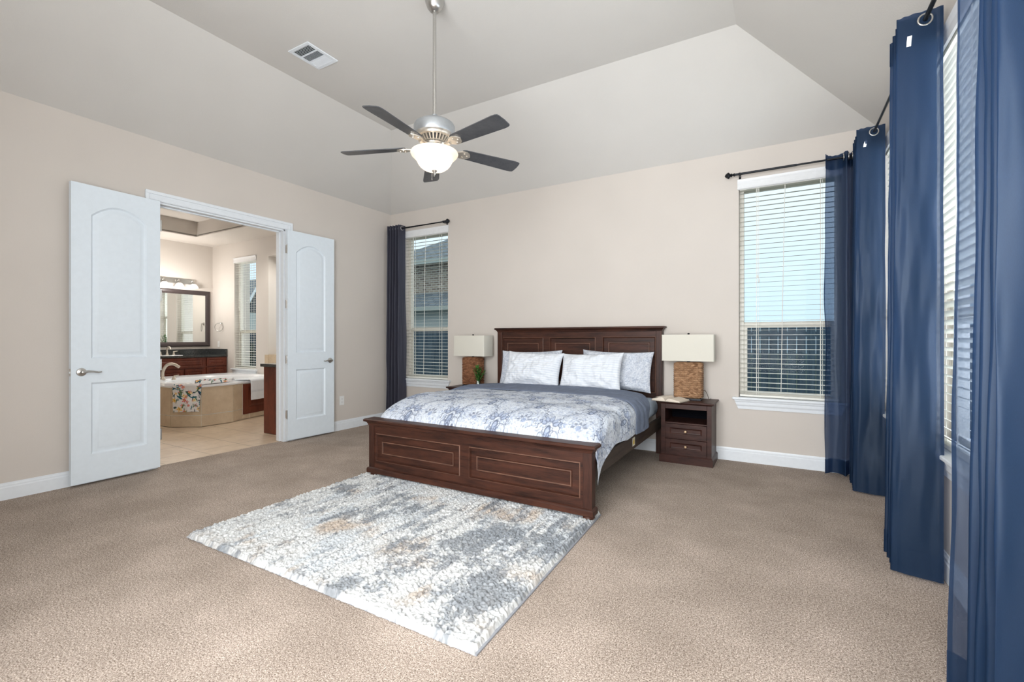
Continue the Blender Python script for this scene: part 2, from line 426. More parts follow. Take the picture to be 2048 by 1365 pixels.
# baseboards
def base_prof(): return [(0, 0), (.016, 0), (.016, .088), (.012, .096), (.012, .106), (.008, .114), (.006, .124), (0, .124)]
def baseboard(name, pieces, label):
    mb = MB()
    for axis, pos, sgn, a, b in pieces:
        pr_ = base_prof()
        if axis == 'x': mb.add([(pos+sgn*o, a, z) for o, z in pr_]+[(pos+sgn*o, b, z) for o, z in pr_], [tuple(range(8)), tuple(range(8, 16))]+[(i, (i+1) % 8, 8+(i+1) % 8, 8+i) for i in range(8)])
        else: mb.add([(a, pos+sgn*o, z) for o, z in pr_]+[(b, pos+sgn*o, z) for o, z in pr_], [tuple(range(8)), tuple(range(8, 16))]+[(i, (i+1) % 8, 8+(i+1) % 8, 8+i) for i in range(8)])
    tag(obj(name, mb, M_WHITE), label, 'baseboard', None, 'structure')
baseboard('baseboard_left', [('x', 0, 1, YF, 1.93), ('x', 0, 1, 3.37, D)], 'white baseboard along the wall with the double doors')
baseboard('baseboard_back', [('y', D, -1, .016, XR-.016)], 'white baseboard along the wall behind the bed')
baseboard('baseboard_right', [('x', XR, -1, YF, D)], 'white baseboard under the curtained windows')

# door casing + jambs
def casing():
    mb = MB(); cw = .085
    def strip(y0, y1, z0, z1, horiz):
        mb.box(0, .015, y0, y1, z0, z1)
        if horiz: mb.box(.015, .024, y0, y1, z1-.028, z1); mb.box(.015, .019, y0+.03, y1-.03, z0+.006, z0+.03)
    strip(OY0-cw, OY1+cw, OZ, OZ+cw, True)
    for a, b, o in ((OY0-cw, OY0, 0), (OY1, OY1+cw, 1)):
        mb.box(0, .015, a, b, 0, OZ)
        if o: mb.box(.015, .024, b-.028, b, 0, OZ+cw-.028); mb.box(.015, .019, a+.006, a+.03, 0, OZ)
        else: mb.box(.015, .024, a, a+.028, 0, OZ+cw-.028); mb.box(.015, .019, b-.03, b-.006, 0, OZ)
    mb.box(-.14, 0, OY0, OY0+.018, 0, OZ); mb.box(-.14, 0, OY1-.018, OY1, 0, OZ); mb.box(-.14, 0, OY0, OY1, OZ-.018, OZ)
    mb.box(-.095, -.06, OY1-.03, OY1-.018, 0, OZ-.018); mb.box(-.095, -.06, OY0+.018, OY0+.03, 0, OZ-.018); mb.box(-.095, -.06, OY0+.018, OY1-.018, OZ-.03, OZ-.018)
    return mb
tag(obj('trim_1', casing(), M_WHITE, bevel=.003), 'white moulded casing around the bathroom double doorway', 'door casing', None, 'structure')

# double doors
def make_door(name, hinge, free, label, front):
    hx, hy = hinge; dx, dy = free[0]-hx, free[1]-hy; W = math.hypot(dx, dy); H0, H1, T = .022, 2.425, .036
    r = thing(name, label, 'door', (hx, hy, 0), math.atan2(dy, dx), kind='structure', world=False)
    mb = MB(); steps = [(0, 0), (.005, .006), (.014, .014), (.024, .014), (.046, .003), (.056, .002)]
    arch = arched(.105, 1.02, W-.125, 2.185, 2.285); low = rect(.105, .245, W-.125, .825)
    for y, sg in ((T/2, 1), (-T/2, -1)):
        face_holes(mb, rect(0, H0, W, H1), [arch, low], y); panel_in(mb, arch, y, steps, sg); panel_in(mb, low, y, steps, sg)
    mb.add([(x, y, z) for z in (H0, H1) for y in (-T/2, T/2) for x in (0, W)], [(0,1,3,2), (4,6,7,5), (0,2,6,4), (1,5,7,3)])
    obj('door_leaf', mb, M_DOOR, r, smooth=True, weld=True)
    s = front
    h = MB(); hxp = W-.062; hz = .915
    h.lathe([(.0, 0), (.031, 0), (.033, s*.004), (.030, s*.010), (.018, s*.014), (.012, s*.018), (.012, s*.045), (0, s*.05)], (hxp, s*T/2, hz), 20, 'y')
    L = [(hxp+.004, s*(T/2+.042), hz), (hxp-.03, s*(T/2+.045), hz+.006), (hxp-.065, s*(T/2+.045), hz+.002), (hxp-.095, s*(T/2+.044), hz-.006), (hxp-.115, s*(T/2+.043), hz-.002)]
    h.tube(L, [.011, .009, .0075, .0065, .005], 10)
    obj('lever_handle', h, M_NICKEL, r, smooth=True, label='brushed nickel lever handle')
    lp = MB().box(W-.0005, W+.0012, -.0125, .0125, hz-.03, hz+.03); lp.box(W+.001, W+.010, -.006, .006, hz-.007, hz+.007)
    obj('latch_plate', lp, M_NICKEL, r)
    for z in (.318, .946, 1.577, 2.205):
        hb = MB(); hb.lathe([(0, z-.05), (.006, z-.05), (.006, z+.05), (0, z+.05)], (-.008, s*.016, 0), 10); hb.box(-.004, 0, -.017, .017, z-.045, z+.045)
        obj('hinge', hb, M_NICKEL, r, smooth=True)
    return r
make_door('door_1', (.052, 2.02), (.083, 1.403), 'white arched panel door leaf folded back, lever by its outer edge near the left baseboard', 1)
make_door('door_2', (.052, 3.272), (.070, 3.892), 'white arched panel door leaf folded back, between the doorway and the wall outlet', -1)

# ------------------------------------------------------------------ windows
def window(name, axis, wpos, a0, a1, inward, label, sill=True, z0=WZ0, z1=WZ1, rail=1.31):
    """axis 'y': wall plane y=wpos, room on the side given by inward (-1 or +1) ; deeper = wpos - inward*d"""
    root = thing(name, label, 'window', ((a0+a1)/2, wpos-inward*.1, z0) if axis == 'y' else (wpos-inward*.1, (a0+a1)/2, z0), kind='structure')
    def bx(mb, a, b, d0, d1, p, q):
        lo, hi = sorted((wpos-inward*d0, wpos-inward*d1))
        if axis == 'y': mb.box(a, b, lo, hi, p, q)
        else: mb.box(lo, hi, a, b, p, q)
    fr = MB(); f = .04
    bx(fr, a0, a0+f, .085, .15, z0, z1); bx(fr, a1-f, a1, .085, .15, z0, z1); bx(fr, a0+f, a1-f, .085, .15, z0, z0+f); bx(fr, a0+f, a1-f, .085, .15, z1-f, z1)
    obj('window_frame', fr, M_VINYL, root, bevel=.003)
    sa = MB(); s_ = .028
    bx(sa, a0+f, a0+f+s_, .095, .12, z0+f, rail+.02); bx(sa, a1-f-s_, a1-f, .095, .12, z0+f, rail+.02); bx(sa, a0+f+s_, a1-f-s_, .095, .12, z0+f, z0+f+.035)
    bx(sa, a0+f, a1-f, .09, .125, rail-.022, rail+.022)
    bx(sa, a0+f, a1-f, .122, .14, rail+.0, rail+.035)
    obj('lower_sash', sa, M_VINYL, root, bevel=.002)
    gl = MB(); bx(gl, a0+f, a1-f, .108, .110, z0+f, z1-f)
    obj('glass', gl, M_GLASS, root)
    if sill:
        st = MB(); bx(st, a0-.005, a1+.005, -.0, .085, z0, z0+.018) if False else None
        bx(st, a0, a1, .0, .085, z0, z0+.022); bx(st, a0-.055, a1+.055, -.05, 0, z0, z0+.022)
        obj('sill_board', st, M_WHITE, root, bevel=.006, seg=3)
        ap = MB(); P = [(.0, z0), (.034, z0), (.030, z0-.018), (.024, z0-.024), (.022, z0-.05), (.014, z0-.066), (.012, z0-.092), (0, z0-.092)]
        n = len(P); e0 = [(a0-.04+ (z0-z)*.38, o, z) for o, z in P]; e1 = [(a1+.04-(z0-z)*.38, o, z) for o, z in P]
        v = [((a, wpos+inward*o, z) if axis == 'y' else (wpos+inward*o, a, z)) for a, o, z in e0+e1]
        ap.add(v, [tuple(range(n)), tuple(range(n, 2*n))]+[(i, (i+1) % n, n+(i+1) % n, n+i) for i in range(n)])
        obj('apron', ap, M_WHITE, root)
    return root
def blind(name, axis, wpos, a0, a1, inward, label, tilt=4, z0=WZ0, z1=WZ1, cords=True, over=.012):
    root = thing(name, label, 'window blind', ((a0+a1)/2, wpos, z0+.03) if axis == 'y' else (wpos, (a0+a1)/2, z0+.03), group=None)
    def bx(mb, a, b, d0, d1, p, q):
        lo, hi = sorted((wpos-inward*d0, wpos-inward*d1))
        if axis == 'y': mb.box(a, b, lo, hi, p, q)
        else: mb.box(lo, hi, a, b, p, q)
    va = MB(); n = 8
    P = [(-.004, z1-.042), (-.014, z1-.036), (-.010, z1-.02), (-.010, z1+.02), (-.016, z1+.034), (-.020, z1+.052), (-.004, z1+.056), (-.002, z1)]
    v = []
    for a in (a0-over, a1+over):
        for o, z in P: v.append((a, wpos-inward*o, z) if axis == 'y' else (wpos-inward*o, a, z))
    va.add(v, [tuple(range(n)), tuple(range(n, 2*n))]+[(i, (i+1) % n, n+(i+1) % n, n+i) for i in range(n)])
    obj('valance', va, M_VAL, root)
    hr = MB(); bx(hr, a0+.006, a1-.006, .008, .06, z1-.045, z1-.004); obj('head_rail', hr, M_SLAT, root)
    sl = MB(); zb = z0+.072; zt = z1-.075; N = round((zt-zb)/.0455); t = math.radians(tilt); hw = .0245
    for i in range(N+1):
        z = zb+(zt-zb)*i/N
        q = [(-hw, 0), (-hw*.4, .0016), (hw*.4, .0016), (hw, 0), (hw*.4, -.0014), (-hw*.4, -.0014)]
        v = []
        for a in (a0+.008, a1-.008):
            for d, h in q:
                dd = .036+d*math.cos(t)-h*math.sin(t); zz = z+d*math.sin(t)+h*math.cos(t)
                v.append((a, wpos-inward*dd, zz) if axis == 'y' else (wpos-inward*dd, a, zz))
        sl.add(v, [(0,1,2,3,4,5), (11,10,9,8,7,6)]+[(k, (k+1) % 6, 6+(k+1) % 6, 6+k) for k in range(6)])
    obj('slats', sl, M_SLAT, root)
    br = MB(); bx(br, a0+.008, a1-.008, .012, .062, z0+.026, z0+.046); obj('bottom_rail', br, M_SLAT, root, bevel=.003)
    if cords:
        lc = MB()
        for a in (a0+.15, a1-.15) if a1-a0 < .9 else (a0+.15, (a0+a1)/2, a1-.15):
            for d in (.010, .062): bx(lc, a-.0016, a+.0016, d-.001, d+.001, z0+.04, z1-.04)
            bx(lc, a+.014, a+.017, .035, .0365, z0+.04, z1-.04)
        obj('ladder_cords', lc, M_SLAT, root)
        tw = MB(); P = [((a0+.385, .006, z1-.05), (a0+.375, -.004, z1-.5), (a0+.352, -.004, z0+.09))]
        tw.tube([((p[0], wpos-inward*p[1], p[2]) if axis == 'y' else (wpos-inward*p[1], p[0], p[2])) for p in P[0]], .0032, 6)
        obj('tilt_wand', tw, M_SLAT, root)
        wd = MB(); wa = a0+.16; wz = z1-.05
        for k, (da, dz) in enumerate(((0, .82), (.012, .86))):
            bx(wd, wa+da-.0012, wa+da+.0012, -.006, -.0036, wz-dz, wz)
        obj('pull_cords', wd, M_SLAT, root)
        ts = MB()
        for da, dz in ((0, .82), (.012, .86)):
            c = (wa+da, wpos+inward*.005, wz-dz-.02) if axis == 'y' else (wpos+inward*.005, wa+da, wz-dz-.02)
            ts.lathe([(.002, .022), (.005, .012), (.007, -.012), (0, -.014)], c, 8)
        obj('cord_tassel', ts, M_SLAT, root, smooth=True)
    return root
window('window_1', 'y', D, *WL, -1, 'single hung window with white sill between the dark curtain and the bedside plant')
window('window_2', 'y', D, *WR, -1, 'single hung window with white sill at the book side of the bed')
for i, (a, b) in enumerate(SIDE):
    window('window_%d' % (3+i), 'x', XR, a, b, -1, ['side wall window farthest from the viewer, mostly behind navy curtain', 'side wall window whose sill end shows between two navy curtains', 'side wall window hidden behind the nearest navy curtain'][i])
window('window_6', 'y', D, *BATHW, -1, 'narrow bathroom window beside the granite vanity', sill=True)
window('window_7', 'y', D+.5, -2.75, -1.45, -1, 'wide window in the bathtub alcove', sill=False, z0=1.0, z1=2.4, rail=1.7)
window('window_8', 'y', YF, 3.0, 5.4, 1, 'wide window added for the fill light in the unseen wall facing the bed', sill=False, z0=.3, z1=2.75, rail=1.4)  # unseen window made up to carry the frontal fill
blind('venetian_blind', 'y', D, *WL, -1, 'open white slat blind in front of a brick house view')
blind('venetian_blind', 'y', D, *WR, -1, 'open white slat blind in front of sky and fence view')
blind('venetian_blind', 'x', XR, *SIDE[0], -1, 'white slat blind glimpsed as a sliver between the two middle navy curtains', tilt=-28)
blind('venetian_blind', 'x', XR, *SIDE[1], -1, 'white slat blind seen edge-on between the tagged curtain and the nearest curtain', tilt=-28)
blind('venetian_blind', 'x', XR, *SIDE[2], -1, 'white slat blind behind the nearest navy curtain', tilt=-28, cords=False)
blind('venetian_blind', 'y', D, *BATHW, -1, 'open white slat blind beside the bathroom towel ring')
blind('venetian_blind', 'y', D+.5, -2.75, -1.45, -1, 'wide white slat blind in the bathtub alcove, seen in the mirror', z0=1.0, z1=2.4)

# ------------------------------------------------------------------ curtains and rods
def catmull(P, n):
    P = [np.array(p, float) for p in P]; P = [2*P[0]-P[1]]+P+[2*P[-1]-P[-2]]; out = []
    for i in range(1, len(P)-2):
        for k in range(n):
            t = k/n; a, b, c, d = P[i-1:i+3]
            out.append(.5*((2*b)+(-a+c)*t+(2*a-5*b+4*c-d)*t*t+(-a+3*b-3*c+d)*t**3))
    out.append(P[-2]); return np.array(out)
def curtain(name, axis, rod, top, bot, label, M_CURT=None, zt=2.785, zb=.012, seed=1, tags=(), group='navy grommet curtains'):
    """top/bot: list of (along, across) control points; across is the coordinate across the rod"""
    M_CURT = M_CURT or globals()['M_CURT']
    A = catmull(top, 8); B = catmull(bot, 8); nr = 46
    z = np.linspace(zt, zb, nr); k = ((zt-z)/(zt-zb))
    kk = np.clip(k*1.05-.05, 0, 1)[:, None, None]; P2 = A[None]*(1-kk)+B[None]*kk
    jj = np.arange(A.shape[0])
    wob = (fbm(np.repeat(k[:, None], len(jj), 1)*5+seed, np.repeat(jj[None]*.09, nr, 0), seed, 3)-.5)*.030*np.minimum(1, k*3)[:, None]
    wob2 = (fbm(np.repeat(k[:, None], len(jj), 1)*9+seed, np.repeat(jj[None]*.16, nr, 0), seed+5, 2)-.5)*.010*np.minimum(1, k*3)[:, None]
    P2[..., 0] += wob; P2[..., 1] += wob2
    Z = np.repeat(z[:, None], len(jj), 1)
    Z[0] += .002*np.sin(jj*.9)
    def to3(p, Z): return np.stack([p[..., 0], p[..., 1], Z], -1) if axis == 'x' else np.stack([p[..., 1], p[..., 0], Z], -1)
    G = to3(P2, Z)
    c = A.mean(0); loc = (c[0], c[1], 0) if axis == 'x' else (c[1], c[0], 0)
    root = thing(name, label, 'curtain', loc, group=None)
    obj('curtain_panel', MB().grid(G), M_CURT, root, smooth='all')
    # normal offset copies double the cloth at header and hem
    du = np.gradient(G, axis=1); nrm = np.stack([-du[..., 1], du[..., 0], 0*du[..., 0]], -1); nrm /= (np.linalg.norm(nrm, axis=-1, keepdims=True)+1e-9)
    h = MB(); t0 = int(np.argmax(z < zt-.10)); h.grid(G[:t0+1]+nrm[:t0+1]*.0022); obj('header_band', h, M_CURT, root, smooth='all')
    h = MB(); t1 = int(np.argmax(z < zb+.13)); h.grid(G[t1:]+nrm[t1:]*.0022); obj('hem', h, M_CURT, root, smooth='all')
    e0 = MB()
    for sl in (slice(0, 3), slice(-3, None)): e0.grid(G[:, sl]-nrm[:, sl]*.0022)
    obj('side_hem', e0, M_CURT, root, smooth='all')
    # grommets where the cloth crosses the rod
    off = A[:, 1]-rod
    gi = [i for i in range(len(off)-1) if off[i]*off[i+1] < 0]
    for i in gi:
        t = off[i]/(off[i]-off[i+1]); al = A[i, 0]+(A[i+1, 0]-A[i, 0])*t
        c = (al, rod, 2.743) if axis == 'x' else (rod, al, 2.743)
        g = MB().torus(c, .027, .0055, 'x' if axis == 'x' else 'y', 28, 8)
        obj('grommet', g, M_NICKEL, root, smooth='all', label='silver grommet ring')
    for (al, ac, z0, z1, lean) in tags:
        q = MB(); wd = .009
        def pt(a, b, z): return (a, b, z) if axis == 'x' else (b, a, z)
        q.add([pt(al-.003, ac-wd+lean, z1), pt(al-.003, ac+wd+lean, z1), pt(al-.004, ac+wd, z0), pt(al-.004, ac-wd, z0), pt(al-.0038, ac-wd+lean*.3, (z0+z1)/2), pt(al-.0038, ac+wd+lean*.3, (z0+z1)/2)], [(0,1,5,4), (4,5,2,3)])
        obj('fabric_tag', q, M_PLASTICW, root, label='small white fabric tag')
    return root
def rod(name, axis, pos, a0, a1, label, brackets, finials=(1, 1), z=2.743, wallpos=0):
    root = thing(name, label, 'curtain rod', ((a0+a1)/2, pos, z) if axis == 'x' else (pos, (a0+a1)/2, z))
    def p(a, o=0, dz=0): return (a, pos+o, z+dz) if axis == 'x' else (pos+o, a, z+dz)
    mid = a0+(a1-a0)*.55
    mb = MB().tube([p(a0), p(mid)], .0105, 14); obj('rod', mb, M_BLACK, root, smooth=True)
    obj('telescoping_tube', MB().tube([p(mid-.01), p(a1)], .0085, 14), M_BLACK, root, smooth=True)
    for a, s, on in ((a0, -1, finials[0]), (a1, 1, finials[1])):
        if not on: continue
        f = MB(); pr_ = [(0, -.004), (.014, -.004), (.016, .004), (.010, .012), (.010, .020), (.019, .026), (.012, .034), (.030, .050), (.031, .056), (.016, .078), (0, .086)]
        f.lathe([(r, s*q) for r, q in pr_], p(a), 4 if False else 12, 'x' if axis == 'x' else 'y')
        obj('finial', f, M_BLACK, root, smooth=True)
    sg = 1 if wallpos > pos else -1
    for a in brackets:
        b = MB(); L = abs(wallpos-pos)
        b.tube([p(a, 0, -.012), p(a, sg*L*.5, -.008), p(a, sg*(L-.004), .0)], .006, 8)
        if axis == 'x': b.box(a-.009, a+.009, wallpos-sg*.004-.002, wallpos-sg*.004+.002, z-.022, z+.040)
        else: b.box(wallpos-sg*.004-.002, wallpos-sg*.004+.002, a-.009, a+.009, z-.022, z+.040)
        b.torus(p(a), .012, .004, axis, 16, 6)
        obj('wall_bracket', b, M_BLACK, root, smooth=True)
    return root
RY, RX = D-.09, XR-.098
rod('curtain_rod', 'x', RY, .03, 1.055, 'black curtain rod over the window by the bathroom side corner', (1.035, .05), (0, 1), wallpos=D)
rod('curtain_rod', 'x', RY, 4.545, 5.46, 'black curtain rod over the window at the book side of the bed', (4.585, 5.44), (1, 0), wallpos=D)
rod('curtain_rod', 'y', RX, .9, 4.70, 'long black curtain rod along the side window wall', (3.55, 2.2, 1.1, 4.66), (0, 0), wallpos=XR)

def zig(a0, da, n, lo, hi, start_hi=True):
    return [(a0+da*i, (hi if (i % 2 == 0) == start_hi else lo)) for i in range(n)]
def pack(flap, rest): return flap+rest
# left curtain on the back wall: flap at its right end faces the bed
top = [(.312, D-.038), (.305, D-.07), (.298, D-.115), (.285, D-.150)]+zig(.262, -.026, 9, D-.155, D-.040, True)
bot = [(.345, D-.045), (.335, D-.085), (.325, D-.14), (.30, D-.175)]+zig(.262, -.027, 9, D-.18, D-.040, True)
curtain('curtain', 'x', RY, top, bot, 'navy cloth curtain panel in the corner, its grey light painted in, beside the brick house view', M_CURT=M_CURTG, seed=2)
# back wall right window: thin single layer over the glass, then packed folds in the corner
top = [(5.262, D-.125), (5.275, D-.09), (5.30, D-.055), (5.345, D-.045), (5.385, D-.075), (5.41, D-.13), (5.43, D-.08), (5.445, D-.04), (5.462, D-.13), (5.475, D-.045), (5.49, D-.13), (5.503, D-.045)]
bot = [(5.25, D-.13), (5.275, D-.10), (5.30, D-.06), (5.345, D-.06), (5.385, D-.09), (5.405, D-.14), (5.43, D-.08), (5.445, D-.045), (5.462, D-.14), (5.475, D-.045), (5.49, D-.14), (5.503, D-.045)]
curtain('curtain', 'x', RY, top, bot, 'sheer navy curtain panel over the edge of the window beside the book lamp', seed=3)
def side_curtain(y0, yst, n, seed, label, x_room_top=5.437, x_room_bot=5.415, tags=(), yb=0):
    xw = XR-.032
    top = [(y0, xw), (y0+.004, xw-.05), (y0+.008, xw-.11), (y0+.016, x_room_top+.012), (y0+.03, x_room_top)]+zig(y0+.03+yst, yst, n, x_room_top, xw-.01, True)
    bot = [(y0+yb-.02, xw-.004), (y0+yb-.012, xw-.06), (y0+yb, xw-.12), (y0+yb+.012, x_room_bot+.012), (y0+yb+.03, x_room_bot)]+zig(y0+yb+.03+yst*1.1, yst*1.1, n, x_room_bot, xw-.008, True)
    return curtain('curtain', 'y', RX, top, bot, label, seed=seed, tags=tags)
side_curtain(4.375, .034, 9, 4, 'navy curtain panel in the far corner of the side window wall', tags=[(4.385, 5.475, 2.64, 2.685, .010)])
side_curtain(2.962, .036, 7, 5, 'navy curtain panel with a white header tag, second from the viewer', tags=[(2.972, 5.470, 2.63, 2.682, .004)])
# nearest curtain, thin single layer flaring out at its far edge
xw = XR-.03
top = [(1.70, xw), (1.705, xw-.06), (1.71, 5.445), (1.725, 5.432), (1.755, 5.57), (1.79, 5.434), (1.82, 5.575), (1.853, 5.436), (1.885, 5.575), (1.92, 5.445), (1.955, 5.58), (1.99, 5.56), (2.05, 5.45), (2.075, 5.435)]
bot = [(1.66, xw), (1.665, xw-.06), (1.67, 5.43), (1.69, 5.41), (1.715, 5.57), (1.745, 5.40), (1.77, 5.575), (1.80, 5.395), (1.825, 5.575), (1.86, 5.392), (1.90, 5.575), (1.96, 5.55), (2.04, 5.45), (2.075, 5.402)]
curtain('curtain', 'y', RX, top, bot, 'navy curtain panel nearest the viewer, its thin far edge flaring into the room', seed=6)

# ------------------------------------------------------------------ rug
def rug():
    th = math.radians(1.5); c0 = np.array([1.872, 1.40]); W, L = 2.064, 1.56
    ex = np.array([1.0, .006]); ey = np.array([-.038, .9993])
    nx, ny = 680, 520
    U, V = np.meshgrid(np.linspace(0, 1, nx), np.linspace(0, 1, ny), indexing='ij')
    x = U*W; y = V*L
    # tufts: rows running along y, clumps along each row
    row = noise2(x/.015, y/.013, 3); fine = noise2(x/.0075, y/.0075, 9)
    groove = np.abs(((x/.062+.25*noise2(x*0, y/.5, 4)) % 1)-.5)*2
    h = .016+.008*row+.012*fine-.007*sstep(.80, 1.0, groove)*(noise2(x/.06, y/.35, 12) > .45)
    edge = np.minimum(np.minimum(x, W-x), np.minimum(y, L-y)); h = h*sstep(-.004, .012+.012*noise2(x/.03, y/.03, 14), edge)+.003
    jx = (noise2(x/.014, y/.014, 21)-.5)*.008; jy = (noise2(x/.014, y/.014, 22)-.5)*.008
    X = c0[0]+ex[0]*(x+jx)+ey[0]*(y+jy); Y = c0[1]+ex[1]*(x+jx)+ey[1]*(y+jy)
    # colour: ivory ground, slate and taupe clouds, broken streaks along the rows
    def blobs(pts):
        s = 0
        for px, py, r, a in pts: s = s+a*np.exp(-(((X-px)/(r*1.3))**2+((Y-py)/r)**2))
        return s
    dk = blobs([(2.49, 2.36, .16, .8), (2.48, 2.55, .14, .5), (3.14, 1.99, .10, .5), (3.42, 2.15, .14, .7), (3.61, 2.30, .18, .9), (3.84, 2.40, .12, .6), (3.59, 1.86, .24, .75),
                (3.86, 1.80, .16, .8), (3.76, 1.66, .13, .6), (1.96, 1.68, .09, .9), (1.94, 2.47, .09, .8), (3.16, 1.53, .10, .4), (3.12, 1.44, .08, .6), (2.9, 2.25, .25, .35), (2.25, 2.05, .12, .35), (3.2, 2.45, .2, .35)])
    tn = blobs([(2.58, 1.90, .12, .8), (3.21, 1.86, .13, .6), (2.26, 1.52, .12, .7), (3.45, 1.53, .09, .6), (3.83, 1.98, .10, .7), (2.84, 1.44, .08, .7), (3.35, 2.62, .16, .8), (3.85, 1.48, .08, .4), (2.17, 2.43, .1, .5), (2.0, 1.45, .1, .5), (2.75, 2.5, .12, .5)])
    n1 = fbm(x*5, y*3.2, 31, 5); n2 = fbm(x*30, y*4, 33, 3); n3 = noise2(x/.008, y/.008, 35); n4 = fbm(x*14, y*9, 37, 4)
    d = sstep(.22, 1.05, dk*.72+(n1-.5)*1.9+(n2-.5)*1.3+(n4-.5)*1.7+(noise2(x/.016, y/.016, 43)-.5)*.8+.10)
    t = sstep(.15, .85, tn*.95+(fbm(x*6, y*5, 41, 4)-.5)*1.5+(n4-.5)*.8)
    ivory = np.array([.59, .60, .60]); slate = np.array([.16, .18, .205]); taupe = np.array([.45, .355, .27])
    col = ivory*np.ones(x.shape+(3,))
    col = col*(1-.75*t[..., None])+taupe*.75*t[..., None]
    lg = np.array([.46, .50, .54]); g = sstep(.48, .72, fbm(x*7, y*3.5, 51, 4)+(n2-.5)*.5)[..., None]*.6
    col = col*(1-g)+lg*g
    col = col*(1-.74*d[..., None])+slate*.74*d[..., None]
    st = ((noise2(x/.07, y/.40, 61) > .72) & (groove > .80))[..., None]*.5
    col = col*(1-st)+np.array([.22, .23, .25])*st
    col = col*(.76+.42*n3[..., None])
    r = thing('area_rug', 'ivory and slate shag rug lying at the foot of the bed', 'rug', (2.9, 2.15, 0))
    o = obj('shag_pile', MB().grid(np.stack([X, Y, h], -1)), attr_mat('shag_yarn', 1, 0, spec=.05), r, smooth='all'); set_color(o, col)
    b = MB(); q = lambda a, b_, z: (c0[0]+ex[0]*a+ey[0]*b_, c0[1]+ex[1]*a+ey[1]*b_, z)
    v = [q(a, b_, z) for z in (.001, .007) for b_ in (.004, L-.004) for a in (.006, W+.008)]
    b.add(v, [(0,2,3,1), (4,5,7,6), (0,1,5,4), (2,6,7,3), (0,4,6,2), (1,3,7,5)])
    obj('bound_edge', b, plain('grey_rug_binding', (.28, .29, .32), .9), r, label='grey bound edge')
rug()

# ------------------------------------------------------------------ bed
BED = thing('bed', 'dark espresso wooden king bed with panelled headboard and footboard', 'bed', (2.885, 3.86, 0))
PST = [(0, 0), (.006, -.004), (.014, .012), (.060, .012), (.064, .005), (.072, .005), (.078, .010)]
def sweep_cap(mb, x0, x1, yf, yb, prof, over_end=True):
    """prof: (overhang, z) bottom to top; mitred on the ends"""
    L = [[(x0-o, yf-o, z), (x1+o, yf-o, z), (x1+o, yb+min(o, .012), z), (x0-o, yb+min(o, .012), z)] for o, z in prof]
    for a, b in zip(L[:-1], L[1:]): mb.add(a+b, [(i, (i+1) % 4, 4+(i+1) % 4, 4+i) for i in range(4)])
    mb.add(L[0], [(3, 2, 1, 0)]); mb.add(L[-1], [(0, 1, 2, 3)])
def board(name, x0, x1, yf, yb, z0, z1, panels, post, mat_post):
    mb = MB(); face_holes(mb, rect(x0, z0, x1, z1), [rect(*p) for p in panels], yf)
    mb.add([(x, y, z) for z in (z0, z1) for y in (yf, yb) for x in (x0, x1)], [(0,1,3,2), (4,6,7,5), (0,2,6,4), (1,5,7,3), (2,3,7,6)])
    o = obj(name, mb, M_WOODX, BED, weld=True)
    for p in panels:
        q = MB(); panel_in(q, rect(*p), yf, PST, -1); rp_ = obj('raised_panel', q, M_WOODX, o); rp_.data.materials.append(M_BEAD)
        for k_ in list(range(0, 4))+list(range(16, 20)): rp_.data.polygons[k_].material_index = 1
    return o
hz = 1.272
hb = board('headboard', 1.95, 3.812, 4.88, 4.935, .45, hz, [(1.956, .62, 2.514, 1.195), (2.598, .62, 3.155, 1.198), (3.236, .62, 3.806, 1.204)], .06, M_WOODZ)
for a, b in ((1.888, 1.951), (3.811, 3.874)):
    obj('headboard_post', MB().box(a, b, 4.868, 4.94, 0, hz), M_WOODZ, BED, bevel=.004)
m = MB(); sweep_cap(m, 1.893, 3.869, 4.868, 4.94, [(.0, 1.262), (.006, 1.266), (.008, 1.274), (.020, 1.288), (.026, 1.292), (.034, 1.296), (.034, 1.306), (.028, 1.312)])
obj('headboard_cap', m, M_WOODX, BED, bevel=.001)
fb = board('footboard', 1.945, 3.822, 2.802, 2.862, .090, .455, [(1.965, .150, 2.842, .382), (2.924, .150, 3.802, .382)], .06, M_WOODZ)
for a, b in ((1.887, 1.946), (3.821, 3.882)):
    obj('footboard_post', MB().box(a, b, 2.796, 2.866, .085, .455), M_WOODZ, BED, bevel=.003)
m = MB(); sweep_cap(m, 1.889, 3.880, 2.798, 2.868, [(.0, .446), (.006, .448), (.008, .458), (.016, .472), (.022, .476), (.034, .480), (.036, .486), (.036, .496), (.028, .503)])
obj('footboard_cap', m, M_WOODX, BED, bevel=.001)
m = MB(); sweep_cap(m, 1.889, 3.880, 2.798, 2.864, [(.014, .047), (.016, .050), (.016, .080), (.010, .088), (.0, .094)])
obj('plinth', m, M_WOODX, BED, bevel=.0015)
for x in (1.925, 3.848):
    obj('bun_foot', MB().lathe([(0, .010), (.022, .010), (.036, .020), (.041, .030), (.036, .042), (.026, .048), (0, .048)], (x, 2.832, 0), 24), M_WOODX, BED, smooth=True)
for a, b in ((3.850, 3.874), (1.896, 1.920)):
    sr = obj('side_rail', MB().box(a, b, 2.862, 4.868, .272, .388), M_WOODRAIL, BED, bevel=.003)
    if a > 3:
        t_ = obj('warning_label', MB().box(3.8738, 3.8748, 3.765, 3.838, .298, .366), plain('white_sticker', (.80, .78, .66), .5), sr, label='white and yellow warning sticker')
        y_ = MB()
        v = [(3.8752, 3.776, .312), (3.8752, 3.826, .312), (3.8752, 3.826, .338), (3.8752, 3.801, .356), (3.8752, 3.776, .338)]
        y_.add(v, [(0, 1, 2, 3, 4)])
        y2 = obj('yellow_mark', y_, plain('yellow_print', (.70, .52, .08), .5), BED, label='yellow triangle print on the sticker')
